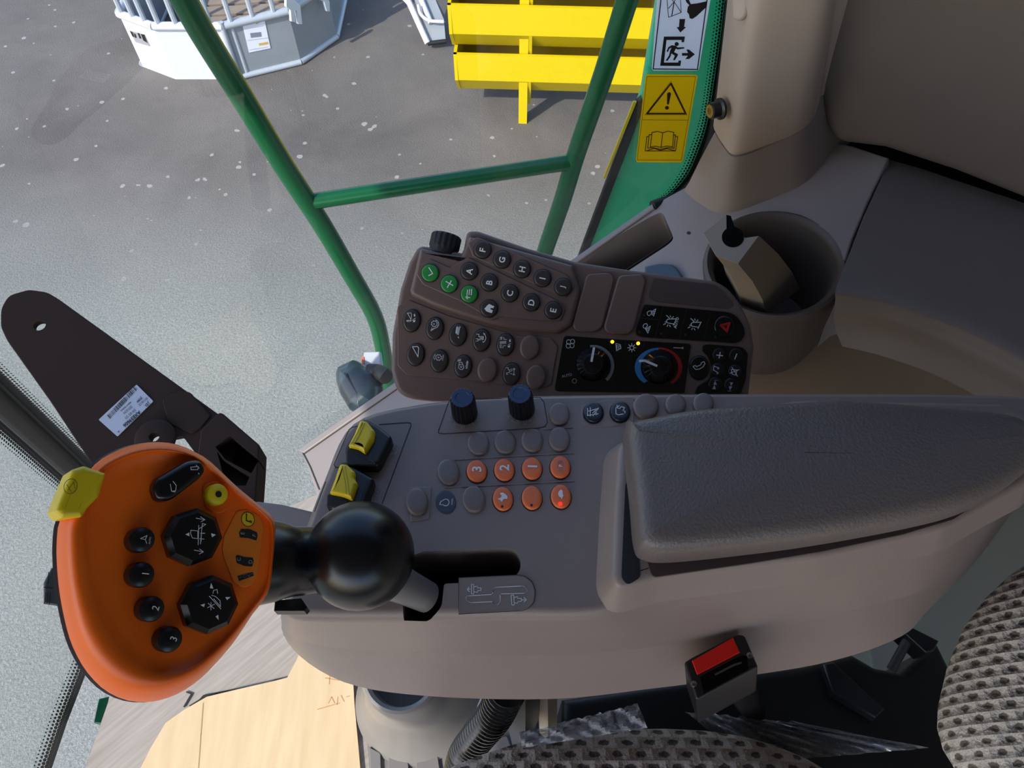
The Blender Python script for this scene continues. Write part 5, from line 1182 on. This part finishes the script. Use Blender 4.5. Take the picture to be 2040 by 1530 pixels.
for xy in ((790, 622), (1168, 428)):
    c = Z8(*xy); s_ = lathe('screw', [(.0024, 0), (.0022, .0008), (.0012, .0012), (.0002, .0012)], KB.at(*c), KN, steel_m, bu, n=20)
    decal('screw_cross', KB.off(.0012), black_p, s_, strokes=[[(c[0] - 3, c[1] - 1), (c[0] + 3, c[1] + 1)], [(c[0] + 1, c[1] - 3), (c[0] - 1, c[1] + 3)]], w=.9)
tube('belt_stalk', [KB.off(-.045).at(1450, 1335), KB.off(-.10).at(1470, 1360), zp(1500, 1420, .44)], .013, black_m, bu, n=10)
# crumpled clear film between seat and base
def film(name, poly, z, seed, label):
    rnd = random.Random(seed); (x0, y0), (x1, y1), (x2, y2), (x3, y3) = poly; n, m = 34, 9; V = []; Fc = []
    ph = [rnd.uniform(0, 6.3) for _ in range(8)]
    for i in range(n + 1):
        for j in range(m + 1):
            s, t = i / n, j / m
            px = (x0 * (1 - s) + x1 * s) * (1 - t) + (x3 * (1 - s) + x2 * s) * t; py = (y0 * (1 - s) + y1 * s) * (1 - t) + (y3 * (1 - s) + y2 * s) * t
            hgt = .010 * (math.sin(s * 19 + ph[0] + t * 3) * math.sin(t * 6 + ph[1]) + .6 * math.sin(s * 41 + ph[2] - t * 8) + rnd.uniform(-.12, .12))
            if j in (0,): py += rnd.uniform(-3, 3)
            V.append(zp(px, py, z + hgt))
    for i in range(n):
        for j in range(m): a = i * (m + 1) + j; Fc.append((a, a + 1, a + m + 2, a + m + 1))
    o = mesh(name, V, Fc, film_m, ang=20); md = o.modifiers.new('s', 'SOLIDIFY'); md.thickness = .0004
    return tag(o, label, 'plastic film')
film('plastic_film', [(1035, 1462), (1270, 1402), (1290, 1450), (1040, 1490)], .56, 1, 'crumpled clear plastic film along the front right edge of the seat cushion')
film('plastic_film', [(1365, 1418), (1590, 1440), (1850, 1490), (1500, 1520)], .50, 5, 'crumpled clear plastic film between the belt buckle and the backrest')

# ================================================================ cup holder and pillar fittings
ch = thing('cup_holder', 'round dark cup holder set into the rear of the side shelf', 'cup holder', (cupc.x, cupc.y, RIMZ - .12))
lathe('cup', [(.060, -.165), (.078, -.162), (.084, -.14), (.090, -.03), (.0925, -.006), (.0915, -.001), (.087, .002), (.082, -.001), (.0785, -.008), (.073, -.04), (.068, -.150), (.0005, -.150)], (cupc.x, cupc.y, RIMZ), CAX, cup_m, ch, n=72)
IP = Plane(zp(1450, 478, RIMZ + .085), (-.25, -.15, 1))
top = [(1400, 464), (1447, 427), (1452, 446), (1468, 462), (1486, 474), (1513, 470), (1471, 526), (1425, 508)]
bot = [zp(1446, 548, RIMZ - .03), zp(1470, 528, RIMZ - .05), zp(1490, 530, RIMZ - .055), zp(1520, 542, RIMZ - .058), zp(1555, 555, RIMZ - .06), zp(1594, 575, RIMZ - .06), zp(1528, 628, RIMZ - .04), zp(1478, 606, RIMZ - .03)]
T0 = [IP.at(*p) for p in top]
L_ = [[t.lerp(sum(T0, Vector()) / 8, .03) for t in T0], [t.lerp(b, .015) for t, b in zip(T0, bot)], [t.lerp(b, .35) + Vector((.003, 0, .004)) for t, b in zip(T0, bot)], [t.lerp(b, .7) + Vector((.003, 0, .004)) for t, b in zip(T0, bot)], bot]
ins = rings('bottle_clamp', L_, mat('beige clamp plastic', '#8b7c6c', .5), wn=False, ang=30)
tag(ins, 'tapered beige clamp with a black plug as its shadowed keyhole, standing in the cup holder', 'clamp')
slab('keyhole', fillet([(1447, 428), (1456, 430), (1463, 451)]) + ell(1460, 472, 22, 20, 0, 20, 70, -235), IP.off(.0008), .03, cork, ins, wn=False)  # solid black plug stands in for the deep shadow inside the keyhole
wlp = yp(1428, 222, foot[0].y - .045) - Vector((.012, 0, 0))
pg = lathe('window_plug', [(.011, 0), (.0135, .002), (.0135, .005), (.0105, .007), (.010, .018), (.0085, .0185), (.004, .0185), (.004, .010)], wlp + Vector((.020, .006, 0)), (-.93, -.36, .05), black_m, n=36, sx=1.0)
tag(pg, 'black round window plug with a brass face on the pillar beside the yellow sticker', 'plug')
lathe('brass_face', [(.0080, 0), (.0080, .0006), (.0042, .0006), (.0042, 0)], wlp + Vector((.020, .006, 0)) + Vector((-.93, -.36, .05)).normalized() * .0185, (-.93, -.36, .05), nozzle_m, pg, n=32)
cl = slab('pillar_clip', [(1454, -60), (1492, -60), (1488, 30, 10), (1474, 44, 10), (1458, 38, 8)], Plane(yp(1472, 10, foot[0].y - .045), (-.5, -.6, .3)), .012, pillar_m, r=.004)
tag(cl, 'small light taupe clip on the pillar at the frame top', 'clip')

struct(slab('trim_7', [(186, 1440), (196, 1392), (222, 1386), (214, 1408), (206, 1440)], Plane((0, 0, -.03), (0, 0, 1)), .03, green_m, r=.002), 'green machine frame edge below the windscreen')
